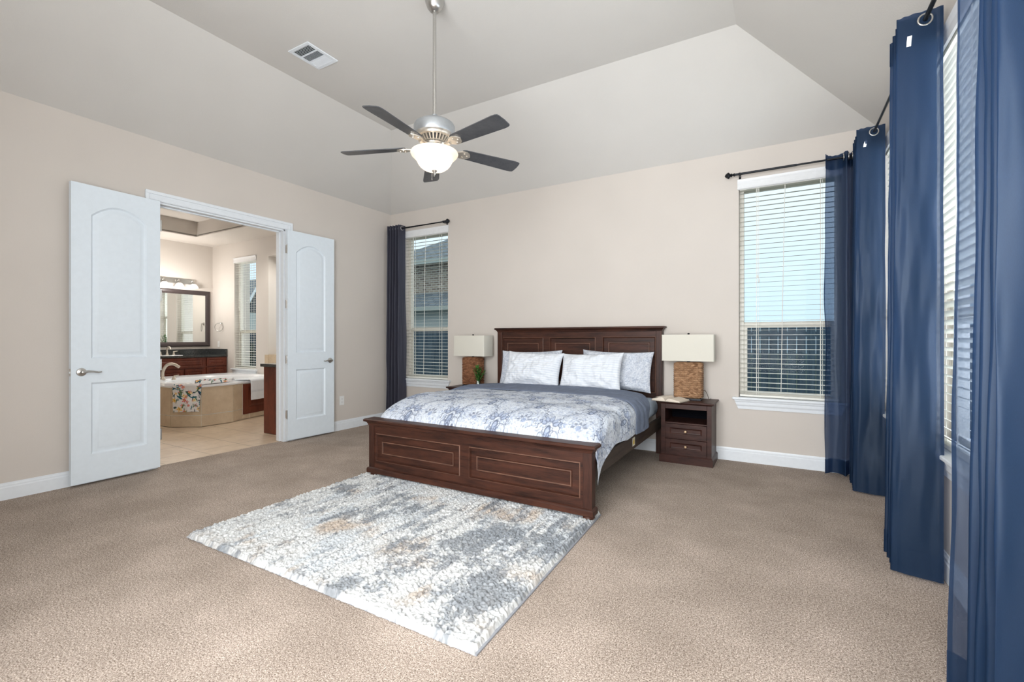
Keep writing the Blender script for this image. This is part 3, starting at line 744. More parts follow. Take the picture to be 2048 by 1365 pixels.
MT = thing('mattress', 'mattress in a pale blue sheet, resting in the dark bed frame', 'mattress', (2.885, 3.86, .39))
mm = MB().box(1.925, 3.848, 2.945, 4.862, .39, .580)
obj('fitted_sheet', mm, M_SHEETW, MT, smooth=True, bevel=.085, seg=6)

# duvet: printed cover + turned-down slate edge
DXC = 2.885
def drape(sa, yv, seed, top=.668, lift=0.0, hem=None):
    """sa: signed arc coordinate across; yv: along the bed -> x, z"""
    a = np.abs(sa); flat, R = .86, .145
    front = np.clip((yv-2.868)/.42, 0, 1); zt = .500+(top-.500)*np.clip(np.sin(front*PI/2), 0, 1)**.55
    ang = np.clip((a-flat)/R, 0, PI/2)
    over = np.clip(a-flat-R*PI/2, 0, 9)
    x = np.minimum(a, flat)+R*np.sin(ang)+.05*np.clip(over/.2, 0, 1)*0+over*.10
    z = zt-R*(1-np.cos(ang))*.82-over-.014*(np.minimum(a, flat)/flat)**2
    return np.sign(sa)*x, z
def motif(u, v):
    """paisley damask print, u across and v along in metres -> (dark, mid) masks"""
    P, Q = .43, .60
    dark = np.zeros_like(u); mid = np.zeros_like(u); grey = np.zeros_like(u)
    wu = u+.012*np.sin(v*9); wv = v+.010*np.sin(u*11)
    for ou, ov in ((0, 0), (P/2, Q/2)):
        a = ((wu-ou+P/2) % P)-P/2; b = ((wv-ov+Q/2) % Q)-Q/2
        r = np.hypot(a, b*.92); th = np.arctan2(b, a)
        line = lambda d, w_: np.clip(1.6-1.6*np.abs(d)/(w_*1.25), 0, 1)
        arch = (b > -.10)
        R1 = .150+.007*np.cos(20*th)
        dark = np.maximum(dark, line(r-R1, .0045)*arch); grey = np.maximum(grey, line(r-.132, .004)*arch)
        mid = np.maximum(mid, (np.abs(r-.141) < .0045)*(np.cos(40*th) > .2)*arch*.8)
        grey = np.maximum(grey, line(r-.172-.004*np.cos(20*th), .003)*arch*.8)
        # fan of petals inside
        rr = np.hypot(a, b+.06); t2 = np.arctan2(b+.06, np.abs(a)+1e-6)
        pet = .112*np.abs(np.cos(4.5*(t2-PI/2)))**.6
        mid = np.maximum(mid, line(rr-pet, .006)*(b > -.06)); dark = np.maximum(dark, (rr < pet*.55)*(rr > pet*.30)*(b > -.06)*.75)
        mid = np.maximum(mid, (rr < .020)*.9)
        # oval ring on top with a dotted border
        ro = np.hypot(a*1.0, (b-.205)*1.5); to = np.arctan2(b-.205, a)
        dark = np.maximum(dark, line(ro-.040-.004*np.cos(11*to), .0042)); grey = np.maximum(grey, line(ro-.024, .004))
        # sprig between the arches
        a2 = ((wu-ou+P) % P)-P/2; b2 = ((wv-ov+.05+Q/2) % Q)-Q/2
        for k in range(5):
            an = PI/2+(k-2)*.62; cx, cy = .062*math.cos(an), .062*math.sin(an)-.01
            ca, sa_ = math.cos(an), math.sin(an); p = (a2-cx)*ca+(b2-cy)*sa_; q = -(a2-cx)*sa_+(b2-cy)*ca
            e_ = np.hypot(p/.034, q/(.013*(1.15-np.clip(p/.034, -1, 1)*.5)))
            mid = np.maximum(mid, (e_ < 1)*.75); dark = np.maximum(dark, line(e_-1, .2)*.8)
        for s_ in (-1, 1):
            cx, cy = s_*.055, -.085; rr2 = np.hypot(a2-cx, (b2-cy)*1.1); t3 = np.arctan2(b2-cy, a2-cx)
            sp_ = .010+.008*((t3*s_+PI) % (2*PI)); dark = np.maximum(dark, line(rr2-sp_, .004)*.8)
        e_ = np.hypot(a2/.020, (b2+.065)/.050); mid = np.maximum(mid, (e_ < 1)*.7); dark = np.maximum(dark, line(e_-1, .2))
    n = fbm(u*16+3, v*16, 71, 4); n2 = fbm(u*30, v*30+9, 75, 3)
    sc = np.clip(1-np.abs(((n*9) % 1)-.5)/.16, 0, 1)*(noise2(u*9, v*9, 77) > .30)
    sc2 = np.clip(1-np.abs(((n2*6) % 1)-.5)/.20, 0, 1)*(noise2(u*7+4, v*7, 79) > .42)
    grey = np.maximum(grey, sc*.85); mid = np.maximum(mid, sc2*.7)
    sp = noise2(u/.0085+noise2(u*40, v*40, 83)*1.5, v/.0085, 82); ar = noise2(u*6, v*6, 84)
    dark = np.maximum(dark, sstep(.66, .80, sp)*(.25+.38*ar)); mid = np.maximum(mid, sstep(.62, .85, noise2(u/.015, v/.013, 86))*.55)
    return dark, mid, grey
def duvet():
    root = thing('duvet', 'ivory and blue paisley duvet with its slate blue lining folded back', 'duvet', (DXC, 3.6, .45))
    n, m = 620, 420
    smax = .86+.145*PI/2+.125
    sa, t = np.meshgrid(np.linspace(-smax, smax, n), np.linspace(0, 1, m), indexing='ij')
    skew = np.clip((np.abs(sa)-.72)/.45, 0, 1)*.24
    yv = 2.868+t*(4.02-skew-2.868)
    wr = (fbm(sa*3.5, yv*3.0, 81, 4)-.5)*.030+(fbm(sa*9, yv*7, 85, 3)-.5)*.012
    quilt = .006*np.abs(np.sin(yv*9+.6*np.sin(sa*3)))
    x, z = drape(sa, yv, 1)
    edge = sstep(0, .12, yv-2.868)
    z = z+(wr+quilt)*edge; x = x+np.sign(sa)*wr*np.clip((np.abs(sa)-.8)/.2, 0, 1)*1.4
    hemw = .012*np.sin(yv*8+1)*np.clip((np.abs(sa)-1.0)/.15, 0, 1); z = z+hemw
    G = np.stack([DXC+x, yv, z], -1)
    o = obj('printed_cover', MB().grid(G), attr_mat('paisley_print', .92, 700, .12, spec=.15), root, smooth='all')
    dk, md, gr = motif(sa, yv)
    base = np.array([.68, .725, .79]); c = base*np.ones(sa.shape+(3,))
    c *= (.94+.12*fbm(sa*40, yv*40, 91, 2))[..., None]
    c = c*(1-.62*gr[..., None])+np.array([.30, .36, .46])*.62*gr[..., None]
    c = c*(1-.72*md[..., None])+np.array([.20, .27, .45])*.72*md[..., None]
    c = c*(1-.85*dk[..., None])+np.array([.085, .105, .17])*.85*dk[..., None]
    set_color(o, c)
    # turned-down band
    n, m = 300, 70
    sa, t = np.meshgrid(np.linspace(-smax+.0, smax+.004, n), np.linspace(0, 1, m), indexing='ij')
    k = np.clip((np.abs(sa)-.66)/.50, 0, 1)
    y0 = 3.97-.25*k-.02*np.cos(sa*3); y1 = 4.57-.42*k**1.2+.012*np.sin(sa*7)
    yv = y0+(y1-y0)*t
    x, z = drape(sa, yv, 2, .668)
    puff = .030*(np.sin(np.clip(t*PI*1.0, 0, PI)))**.35
    wr = (fbm(sa*7, yv*3, 95, 4)-.5)*.030+(fbm(sa*4+yv*9, yv*16, 97, 3)-.5)*.014
    ang = np.clip((np.abs(sa)-.86)/.145, 0, PI/2); off = puff*.8+.004+wr*np.sin(np.clip(t*PI, 0, PI))
    G = np.stack([DXC+x+np.sign(sa)*off*np.sin(ang), yv, z+off*np.cos(ang)], -1)
    obj('folded_lining', MB().grid(G), M_GREYFAB, root, smooth='all', label='slate blue folded lining')
duvet()

# ------------------------------------------------------------------ pillows
def pillow(name, c, a, b, t, lean, rz, label, group, stripe, seed, roll=0, ears=.04):
    n, m = 130, 84
    root_cols = []
    u, v = np.meshgrid(np.linspace(-1, 1, n), np.linspace(-1, 1, m), indexing='ij')
    def side(s):
        au, av = np.abs(u), np.abs(v)
        prof = np.clip((1-au**3.2)*(1-av**2.8), 0, 1)**.55
        x = a*u*(1-ears*1.3*(1-av**2.2)*au**3); z = b*v*(1-ears*2.4*(1-au**2.2)*av**3)
        wr = (fbm(u*2.6+seed, v*2.2, seed, 4)-.5)*.085*prof**.5+(fbm(u*7, v*1.5+seed, seed+3, 3)-.5)*.024
        y = s*(t*prof)+wr*(1 if s < 0 else .6)*np.clip((1-au)*8, 0, 1)*np.clip((1-av)*8, 0, 1)
        z = z-.035*b*(1-av**2)*prof
        return np.stack([x, y, z], -1)
    F, B = side(-1), side(1)
    mb = MB().grid(F).grid(B[::-1])
    o = obj(name, mb, attr_mat('pillow_cotton_%d' % seed, .92, 500, .12, spec=.15), None, smooth='all', weld=False)
    if stripe:
        s_ = ((v*b/.0245) % 1); sm = np.clip(1-np.abs(s_-.5)/.17, 0, 1)
        s2 = np.clip(1-np.abs(((v*b/.0245+.32) % 1)-.5)/.06, 0, 1)
        col = np.array([.76, .79, .83])-np.array([.20, .17, .12])*sm[..., None]-np.array([.10, .08, .06])*s2[..., None]
    else:
        zz_ = np.zeros_like(u); dk = md = zz_; gr = np.clip(1-np.abs(((fbm(u*a*22, v*b*22, seed+9, 3)*8) % 1)-.5)/.18, 0, 1)
        sp_ = np.clip((noise2(u*a/.006, v*b/.006, seed+8)-.5)*3, 0, 1)
        q = np.clip(np.maximum(np.maximum(dk, md*.8), np.maximum(gr*.7, sp_*.8)), 0, 1)
        col = np.array([.66, .69, .74])-np.array([.36, .34, .28])*q[..., None]
    set_color(o, np.concatenate([col.reshape(-1, 3), col[::-1].reshape(-1, 3)]))
    o.location = c; o.rotation_euler = (lean, roll, rz)
    tag(o, label, 'pillow', group)
    return o
L_ = math.radians(-20)
pillow('pillow', (2.412, 4.735, .835), .390, .218, .075, L_*.7, .02, 'patterned grey pillow propped on the headboard behind the striped pillow, plant side', 'pillows on the bed', False, 101, -.02)
pillow('pillow', (3.425, 4.735, .850), .385, .212, .075, L_*.7, -.02, 'patterned grey pillow propped on the headboard behind the striped pillow, book side', 'pillows on the bed', False, 113, .02)
pillow('pillow', (2.565, 4.515, .842), .338, .205, .098, L_, .02, 'white and grey striped pillow standing on the plant side of the bed', 'pillows on the bed', True, 127, .025, .05)
pillow('pillow', (3.232, 4.515, .840), .334, .206, .098, L_, -.02, 'white and grey striped pillow standing on the book side of the bed', 'pillows on the bed', True, 139, -.03, .05)

# ------------------------------------------------------------------ nightstands
def nightstand(cx, label):
    x0, x1, yf, yb = cx-.226, cx+.226, 4.582, 4.938
    r = thing('nightstand', label, 'nightstand', (cx, 4.76, 0), group='bedside tables')
    b = MB()
    b.box(x0, x0+.04, yf, yb, .07, .564); b.box(x1-.04, x1, yf, yb, .07, .564); b.box(x0+.04, x1-.04, yb-.02, yb, .07, .564)
    b.box(x0+.04, x1-.04, yf, yf+.02, .514, .564); b.box(x0+.04, x1-.04, yf, yb-.02, .372, .386); b.box(x0+.04, x1-.04, yf, yb-.02, .07, .098)
    b.box(x0+.04, x1-.04, yf+.004, yf+.02, .229, .241)
    obj('carcass', b, M_NSWOOD, r, bevel=.002)
    n = MB(); n.box(x0+.0405, x1-.0405, yb-.0225, yb-.0205, .386, .514); obj('niche_shade_sheet', n, M_NICHESHADE, r)  # near-black sheet over the wood back, painting the shade inside the shelf
    t = MB(); sweep_cap(t, x0, x1, yf, yb-.01, [(.0, .558), (.006, .562), (.012, .566), (.022, .570), (.024, .576), (.024, .582), (.020, .586)]); obj('top', t, M_NSWOOD, r)
    p = MB(); sweep_cap(p, x0, x1, yf, yb-.012, [(.014, 0), (.014, .062), (.008, .070), (.0, .078)]); obj('plinth', p, M_NSWOOD, r)
    for z0, z1 in ((.241, .372), (.098, .229)):
        d = MB(); q = rect(x0+.083, z0+.036, x1-.083, z1-.036)
        a_, c_ = x0+.042, x1-.042
        face_holes(d, rect(a_, z0+.002, c_, z1-.002), [q], yf-.006); panel_in(d, q, yf-.006, [(0, 0), (.004, .002), (.010, .008), (.014, .009)], -1)
        d.add([(x, y, z) for z in (z0+.002, z1-.002) for y in (yf-.006, yf+.012) for x in (a_, c_)], [(0,1,3,2), (4,6,7,5), (0,2,6,4), (1,5,7,3)])
        dr = obj('drawer', d, M_NSWOOD, r, weld=True)
        k = MB().lathe([(0, yf-.024), (.010, yf-.0235), (.0145, yf-.018), (.012, yf-.012), (.006, yf-.008), (.006, yf+.004)], (cx, 0, (z0+z1)/2), 18, 'y')
        kk = obj('knob', k, M_BRASS, dr, smooth=True, label='brass knob')
    return r
def lathe_y_fix(): pass
nightstand(4.150, 'dark wooden nightstand with open shelf and two drawers under the open book')
nightstand(1.575, 'dark wooden nightstand almost hidden behind the bed, holding the plant')

# ------------------------------------------------------------------ table lamps with woven bases
def woven(hx, hy, z0, z1, seed):
    """plaited seagrass block: rows of overlapping leaf-shaped strands on a rounded rectangle"""
    per = []; rr = .022; n_arc = 8
    for cx, cy, a0 in ((hx-rr, -hy+rr, -PI/2), (hx-rr, hy-rr, 0), (-hx+rr, hy-rr, PI/2), (-hx+rr, -hy+rr, PI)):
        for i in range(n_arc+1):
            a = a0+PI/2*i/n_arc; per.append((cx+rr*math.cos(a), cy+rr*math.sin(a)))
    per = np.array(per+[per[0]]); seg = np.hypot(*np.diff(per, axis=0).T); s = np.concatenate([[0], np.cumsum(seg)]); Lp = s[-1]
    n, m = 330, 210
    t = np.linspace(0, Lp, n); px = np.interp(t, s, per[:, 0]); py = np.interp(t, s, per[:, 1])
    tx = np.gradient(px); ty = np.gradient(py); nl = np.hypot(tx, ty); nx_, ny_ = ty/nl, -tx/nl
    T, Z = np.meshgrid(t, np.linspace(z0, z1, m), indexing='ij')
    rh = .0205; row = np.floor((Z-z0)/rh); fz = ((Z-z0)/rh) % 1
    sl = np.where(row % 2 == 0, 1, -1)
    ph = (T/.027+sl*(fz-.5)*.8+.37*row+.25*noise2(T/.05, row*3.1, seed)) % 1
    h = np.sqrt(np.clip(1-(2*fz-1)**2, 0, 1))*.010+np.sqrt(np.clip(1-(2*ph-1)**2, 0, 1))*.008+.003*noise2(T/.004, Z/.004, seed+2)
    ends = sstep(0, .012, np.minimum(Z-z0, z1-Z)); h = h*ends-.006*(1-ends)
    G = np.stack([px[:, None]+nx_[:, None]*h, py[:, None]+ny_[:, None]*h, Z], -1)
    sid = np.floor(T/.027+sl*(fz-.5)*.8+.37*row)
    v = noise2(sid*3.7+.5, row*5.3+.5, seed+4)
    c = np.array([.17, .085, .042])*(1-v[..., None])+np.array([.42, .255, .145])*v[..., None]
    c *= (.85+.3*noise2(T/.006, Z/.02, seed+6))[..., None]
    return G, c, per
M_WEAVE = attr_mat('seagrass_weave', .75, 0, spec=.3)
def table_lamp(cx, cy, rz, label, seed, tint, cord):
    z0 = .586
    r = thing('table_lamp', label, 'lamp', (cx, cy, z0), rz, group='bedside lamps', world=False)
    obj('foot_plate', MB().box(-.120, .120, -.064, .064, 0, .018), M_BLACK, r, bevel=.002)
    G, c, per = woven(.116, .060, .018, .366, seed)
    mb = MB().grid(G); k = mb.n; n = len(per)-1
    for z, fl in ((.366, 0), (.0185, 1)):
        mb.add([(x*.94, y*.9, z) for x, y in per[:-1]], [tuple(range(n))])
    o = obj('woven_base', mb, M_WEAVE, r, smooth='all')
    set_color(o, np.concatenate([c.reshape(-1, 3), np.tile([.2, .1, .045], (2*n, 1))])*np.array(tint))
    obj('neck', MB().lathe([(0, .36), (.016, .36), (.016, .372), (.008, .376), (.008, .40), (.014, .402), (.014, .44), (0, .44)], (0,0,0), 14), M_BLACK, r, smooth=True)
    sh = MB(); hx, hy, a, b, rr = .237, .100, .380, .636, .010
    pts = []
    for sx, sy, a0 in ((hx-rr, -hy+rr, -PI/2), (hx-rr, hy-rr, 0), (-hx+rr, hy-rr, PI/2), (-hx+rr, -hy+rr, PI)):
        for i in range(5): pts.append((sx+rr*math.cos(a0+PI/8*i), sy+rr*math.sin(a0+PI/8*i)))
    n = len(pts); L = []
    for q, z in ((1.004, a), (1.004, a+.007), (1, a+.008), (1, b-.008), (1.004, b-.007), (1.004, b), (.985, b), (.985, a)): L.append([(x*q, y*q, z) for x, y in pts])
    for i in range(len(L)): 
        p, q = L[i], L[(i+1) % len(L)]; sh.add(p+q, [(j, (j+1) % n, n+(j+1) % n, n+j) for j in range(n)])
    obj('lamp_shade', sh, M_SHADE, r, smooth=True)
    hp = MB(); hp.tube([(-.012, 0, .43), (-.045, 0, .50), (-.04, 0, .60), (0, 0, .632), (.04, 0, .60), (.045, 0, .50), (.012, 0, .43)], .002, 6)
    hp.tube([(-hx+.006, 0, .630), (hx-.006, 0, .630)], .002, 6)
    obj('harp', hp, M_BLACK, r)
    obj('finial', MB().lathe([(0, .630), (.006, .632), (.010, .640), (.011, .648), (.007, .652), (0, .653)], (0,0,0), 14), M_BLACK, r, smooth=True)
    if cord:
        cd = MB().tube(catmull([(.112, .066, .03), (.13, .072, .085), (.150, .068, .080), (.172, .06, .03), (.182, .062, .003), (.188, .10, .0035), (.19, .13, .0035)], 6), .0028, 8)
        obj('power_cord', cd, plain('brown_cord', (.10, .07, .05), .5), r, smooth='all')
    return r
table_lamp(4.142, 4.795, math.radians(2), 'table lamp with woven seagrass base and ivory shade behind the open book', 201, (1.1, 1.1, 1.1), True)
table_lamp(1.572, 4.795, math.radians(-2), 'table lamp with woven base tinted as in shadow and ivory shade behind the potted plant', 211, (.75, .58, .52), False)  # same weave as the other lamp, its shadow painted in by the darker tint

# ------------------------------------------------------------------ open book
def book():
    r = thing('book', 'open paperback book lying on the nightstand before the woven lamp', 'book', (4.005, 4.612, .5865), math.radians(-14), world=False)
    for s, w_, hgt in ((-1, .135, .036), (1, .140, .028)):
        n = 22; t = np.linspace(0, 1, n)
        z = .004+hgt*(1-(1-np.clip(t/.28, 0, 1))**2)*(1-.62*sstep(.25, 1, t)); x = s*w_*t
        pts = [(a, b) for a, b in zip(x, z)]; poly = pts+[(s*w_, .004), (0, .004)]
        if s > 0: poly = poly[::-1]
        mb = MB(); mb.prism(poly, -.105, .105, 'y'); obj('page_block', mb, M_PAPER, r)
    cv = MB(); cv.box(-.143, .147, -.109, .109, 0, .0035); obj('cover', cv, M_COVER, r)
    for s in (-1,):
        lf = MB(); n = 14; P = np.zeros((n, 2, 3))
        for i in range(n):
            t = i/(n-1); P[i, :, 0] = s*.128*t; P[i, :, 2] = .006+.030*math.sin(PI*(.12+.62*t))*min(1, t*5+.2)
            P[i, 0, 1] = -.103; P[i, 1, 1] = .103
        obj('loose_leaf', lf.grid(P), M_PAPER, r, smooth='all')
book()

# ------------------------------------------------------------------ bedside plant
def leaf(mb, base, d, ln, wd, droop):
    d = Vector(d).normalized(); side = d.cross(Vector((0, 0, 1))); side = side.normalized() if side.length > .05 else Vector((1, 0, 0))
    up = side.cross(d); k = mb.n; n = 6; v = []; f = []
    for i in range(n+1):
        t = i/n; p = Vector(base)+d*ln*t-Vector((0, 0, 1))*droop*ln*t*t; w_ = wd*math.sin(PI*min(1, t*.93+.07))**.8*(1-.15*t)
        v += [p-side*w_+up*w_*.35, p, p+side*w_+up*w_*.35]
    for i in range(n):
        for j in (0, 1): f.append((3*i+j, 3*i+j+1, 3*i+j+4, 3*i+j+3))
    mb.add(v, f)
def small_plant(name, loc, label, cat, stems, H, spread, vase):
    r = thing(name, label, cat, loc, world=False)
    random.seed(len(label))
    if vase:
        obj('glass_vase', MB().lathe([(0, 0), (.030, 0), (.037, .012), (.034, .05), (.024, .078), (.026, .098), (.024, .098), (.022, .078), (.031, .05), (.034, .014), (0, .006)], (0,0,0), 20), M_VASE, r, smooth=True)
        obj('pebbles', MB().lathe([(0, .008), (.030, .012), (.031, .035), (0, .04)], (0,0,0), 14), plain('vase_pebbles', (.30, .28, .24), .5, var=.4, scale=150), r, smooth=True)
    else:
        obj('pot', MB().lathe([(0, 0), (.05, 0), (.065, .10), (.06, .10), (.055, .09), (0, .09)], (0,0,0), 20), M_CERAMICW, r, smooth=True)
    st = MB(); lf = MB()
    for i in range(stems):
        a = i*2.4+.4; sp_ = spread*random.uniform(.3, 1); h = H*random.uniform(.65, 1)
        P = [Vector((.008*math.cos(a), .008*math.sin(a), .02)), Vector((.25*sp_*math.cos(a), .25*sp_*math.sin(a), h*.5)), Vector((sp_*math.cos(a), sp_*math.sin(a), h))]
        C = catmull(P, 6); st.tube(C, .0032, 6)
        for k in range(5, len(C)):
            for q in (0, 1):
                an = a+random.uniform(-1.6, 1.6)+q*PI*.8
                d = (math.cos(an), math.sin(an), random.uniform(.2, .9)); leaf(lf, C[k], d, random.uniform(.04, .065), random.uniform(.008, .013), random.uniform(.1, .5))
        leaf(lf, C[-1], (math.cos(a)*.4, math.sin(a)*.4, 1), .055, .011, .1)
    obj('stems', st, M_LEAF, r, smooth='all'); obj('leaves', lf, M_LEAF, r, smooth='all')
    return r
small_plant('plant', (1.755, 4.640, .586), 'green leafy cuttings in a small glass vase by the bedside lamp', 'plant', 7, .26, .075, True)

# ------------------------------------------------------------------ ceiling fan
def fan():
    R = thing('ceiling_fan', 'five blade ceiling fan with lit glass bowl hanging from a long rod', 'ceiling fan', (FANX, FANY, ZF), world=False)
    z = lambda h: h-ZF
    obj('canopy', MB().lathe([(0, z(3.600)), (.068, z(3.600)), (.066, z(3.575)), (.050, z(3.535)), (.034, z(3.515)), (.014, z(3.510)), (0, z(3.51))], (0,0,0), 28), M_NICKEL, R, smooth=True)
    obj('downrod', MB().lathe([(0, z(3.52)), (.0125, z(3.52)), (.0125, z(2.72)), (0, z(2.72))], (0,0,0), 16), M_NICKEL, R, smooth=True)
    obj('rod_collar', MB().lathe([(.0127, z(2.78)), (.020, z(2.775)), (.024, z(2.735)), (.03, z(2.725)), (0, z(2.725))], (0,0,0), 20), M_FANMETAL, R, smooth=True)
    obj('motor_housing', MB().lathe([(0, z(2.732)), (.07, z(2.730)), (.115, z(2.720)), (.137, z(2.705)), (.145, z(2.690)), (.146, z(2.640)), (.142, z(2.628)), (.130, z(2.622)), (0, z(2.622))], (0,0,0), 40), M_FANMETAL, R, smooth=True)
    v = MB(); v.lathe([(0, z(2.624)), (.098, z(2.624)), (.070, z(2.572)), (0, z(2.572))], (0,0,0), 36)
    vr = obj('vent_ring', v, M_DARKHOLE, R, smooth=True)
    ribs = MB(); nr = 26
    ribs.lathe([(.126, z(2.622)), (.122, z(2.610)), (.106, z(2.606)), (.106, z(2.622))], (0,0,0), 36); ribs.lathe([(.084, z(2.578)), (.088, z(2.570)), (.074, z(2.562)), (.06, z(2.562)), (.06, z(2.578))], (0,0,0), 36)
    for i in range(nr):
        a = 2*PI*i/nr; c, s = math.cos(a), math.sin(a); t = Vector((-s, c, 0))*.0055
        p = [Vector((.118*c, .118*s, z(2.615))), Vector((.080*c, .080*s, z(2.568)))]; q = [Vector((.100*c, .100*s, z(2.620))), Vector((.066*c, .066*s, z(2.575)))]
        ribs.add([p[0]-t, p[0]+t, p[1]+t*.7, p[1]-t*.7, q[0]-t, q[0]+t, q[1]+t*.7, q[1]-t*.7], [(0,1,2,3), (7,6,5,4), (0,4,5,1), (1,5,6,2), (2,6,7,3), (3,7,4,0)])
    obj('vent_ribs', ribs, M_CREAMMETAL, vr, smooth=True)
    obj('flywheel', MB().lathe([(0, z(2.566)), (.088, z(2.566)), (.094, z(2.556)), (.088, z(2.546)), (.055, z(2.544)), (.055, z(2.52)), (.075, z(2.515)), (.078, z(2.50)), (0, z(2.50))], (0,0,0), 36), M_NICKEL, R, smooth=True)
    for i in range(5):
        a = math.radians(-155.5+72*i); c, s = math.cos(a), math.sin(a); pitch = math.radians(-12)
        M = Matrix.Translation((0, 0, z(2.545))) @ Matrix.Rotation(a, 4, 'Z') @ Matrix.Rotation(pitch, 4, 'X') @ Matrix.Rotation(math.radians(1.5), 4, 'Y')
        b = MB(); w0, w1, L0, L1 = .052, .068, .205, .675
        out = [(L0, -w0*.8), (L0+.02, -w0)]+[(L1-.05, -w1), (L1-.02, -w1*.96), (L1-.004, -w1*.86)]+[(L1, -w1*.7), (L1+.004, 0), (L1, w1*.7)]+[(L1-.004, w1*.86), (L1-.02, w1*.96), (L1-.05, w1), (L0+.02, w0), (L0, w0*.8)]
        b.prism(out, -.003, .003).xf(M)
        bl = obj('fan_blade', b, M_BLADE, R, bevel=.001)
        k = MB()
        k.prism([(.075, -.016), (.12, -.012), (.165, -.018), (.20, -.040), (.235, -.044), (.262, -.030), (.278, 0), (.262, .030), (.235, .044), (.20, .040), (.165, .018), (.12, .012), (.075, .016)], -.012, -.004)
        k.lathe([(0, -.018), (.007, -.017), (.008, -.012)], (.222, -.022, 0), 10); k.lathe([(0, -.018), (.007, -.017), (.008, -.012)], (.222, .022, 0), 10); k.lathe([(0, -.018), (.007, -.017), (.008, -.012)], (.25, 0, 0), 10)
        k.tube([(.085, 0, -.016), (.13, 0, -.020), (.175, 0, -.014)], [.014, .010, .012], 10)
        k.xf(M); obj('blade_bracket', k, M_CREAMMETAL, bl, smooth=True, label='pale metal blade bracket')
    prof = [(.150, 2.516), (.163, 2.509), (.168, 2.498), (.162, 2.485), (.148, 2.471), (.134, 2.458), (.125, 2.444), (.116, 2.426), (.101, 2.406), (.077, 2.388), (.047, 2.379), (.012, 2.377)]
    obj('glass_bowl', MB().lathe([(r_, z(h)) for r_, h in prof], (0,0,0), 48), M_BOWL, R, smooth='all', label='lit frosted glass bowl')
    obj('bowl_finial', MB().lathe([(.018, z(2.384)), (.020, z(2.378)), (.016, z(2.370)), (.010, z(2.364)), (.008, z(2.352)), (.005, z(2.346)), (0, z(2.345))], (0,0,0), 16), M_NICKEL, R, smooth=True)
    for dx, L in ((-.011, .052), (.010, .030)):
        obj('pull_chain', MB().tube([(dx, -.014, z(2.374)), (dx, -.015, z(2.374-L))], .0016, 6).lathe([(0, 0), (.0035, -.002), (.004, -.012), (0, -.016)][::-1], (dx, -.015, z(2.374-L)), 8), M_NICKEL, R)
fan()

# ------------------------------------------------------------------ ceiling vent, wall plates
def vent():
    x0, x1, y0, y1, zc = 1.298, 1.572, 2.418, 2.738, ZF
    x0, x1, y0, y1 = 1.345, 1.600, 2.412, 2.715
    r = thing('ceiling_vent', 'white three way air register on the flat ceiling', 'vent', ((x0+x1)/2, (y0+y1)/2, zc))
    f = MB(); e_ = .030
    for a, b, c, d in ((x0, x1, y0, y0+e_), (x0, x1, y1-e_, y1), (x0, x0+e_, y0+e_, y1-e_), (x1-e_, x1, y0+e_, y1-e_)): f.box(a, b, c, d, zc-.009, zc-.0005)
    W_ = (y1-y0-2*e_); c1 = y0+e_+W_*.33; c2 = y0+e_+W_*.66
    for y in (c1, c2): f.box(x0+e_, x1-e_, y-.006, y+.006, zc-.009, zc-.0005)
    obj('register_frame', f, M_WHITE, r, bevel=.003)
    obj('duct_opening', MB().box(x0+e_, x1-e_, y0+e_, y1-e_, zc-.0015, zc-.0008), M_DARKHOLE, r)
    def louv(n, y_a, y_b, along, tilt):
        mb = MB()
        for i in range(n):
            t = (i+.5)/n
            if along == 'x':
                y = y_a+(y_b-y_a)*t; mb.obox(((x0+x1)/2, y, zc-.006), Matrix.Rotation(tilt, 3, 'X'), (x1-x0)/2-e_, .0065, .0007)
            else:
                x = x0+e_+(x1-x0-2*e_)*t; mb.obox((x, (y_a+y_b)/2, zc-.006), Matrix.Rotation(tilt, 3, 'Y'), .0055, (y_b-y_a)/2, .0007)
        return obj('louvre_bank', mb, M_WHITE, r)
    louv(6, y0+e_, c1-.006, 'x', .9); louv(14, c1+.006, c2-.006, 'y', .8); louv(5, c2+.006, y1-e_, 'x', -.75)
vent()
def wall_plate(name, axis, c, label, cat, outlet=True, sgn=1):
    r = thing(name, label, cat, c)
    p = MB(); a, z = .036, .058
    def bx(mb, u0, u1, d0, d1, z0, z1):
        if axis == 'x': mb.box(c[0]+min(sgn*d0, sgn*d1), c[0]+max(sgn*d0, sgn*d1), c[1]+u0, c[1]+u1, c[2]+z0, c[2]+z1)
        else: mb.box(c[0]+u0, c[0]+u1, c[1]+min(sgn*d0, sgn*d1), c[1]+max(sgn*d0, sgn*d1), c[2]+z0, c[2]+z1)
    bx(p, -a, a, .0005, .006, -z, z); obj('cover_plate', p, M_PLASTICW, r, bevel=.003)
    q = MB()
    if outlet:
        for dz in (-.021, .021): bx(q, -.017, .017, .006, .008, dz-.014, dz+.014)
        s_ = MB()
        for dz in (-.021, .021):
            bx(s_, -.008, -.0055, .008, .0084, dz-.002, dz+.007); bx(s_, .0055, .008, .008, .0084, dz-.001, dz+.006); bx(s_, -.002, .002, .008, .0084, dz-.010, dz-.006)
        obj('sockets', q, M_PLASTICW, r, bevel=.002); obj('slots', s_, M_DARKHOLE, r)
    else:
        bx(q, -.008, .008, .006, .011, -.016, .016); obj('toggle', q, M_PLASTICW, r, bevel=.002)
wall_plate('wall_outlet', 'x', (0, 4.079, .380), 'white double socket low on the wall between door leaf and bed', 'outlet')
wall_plate('light_switch', 'y', (-4.598, D, 1.079), 'white wall plate under the towel ring in the bathroom', 'switch', False, -1)

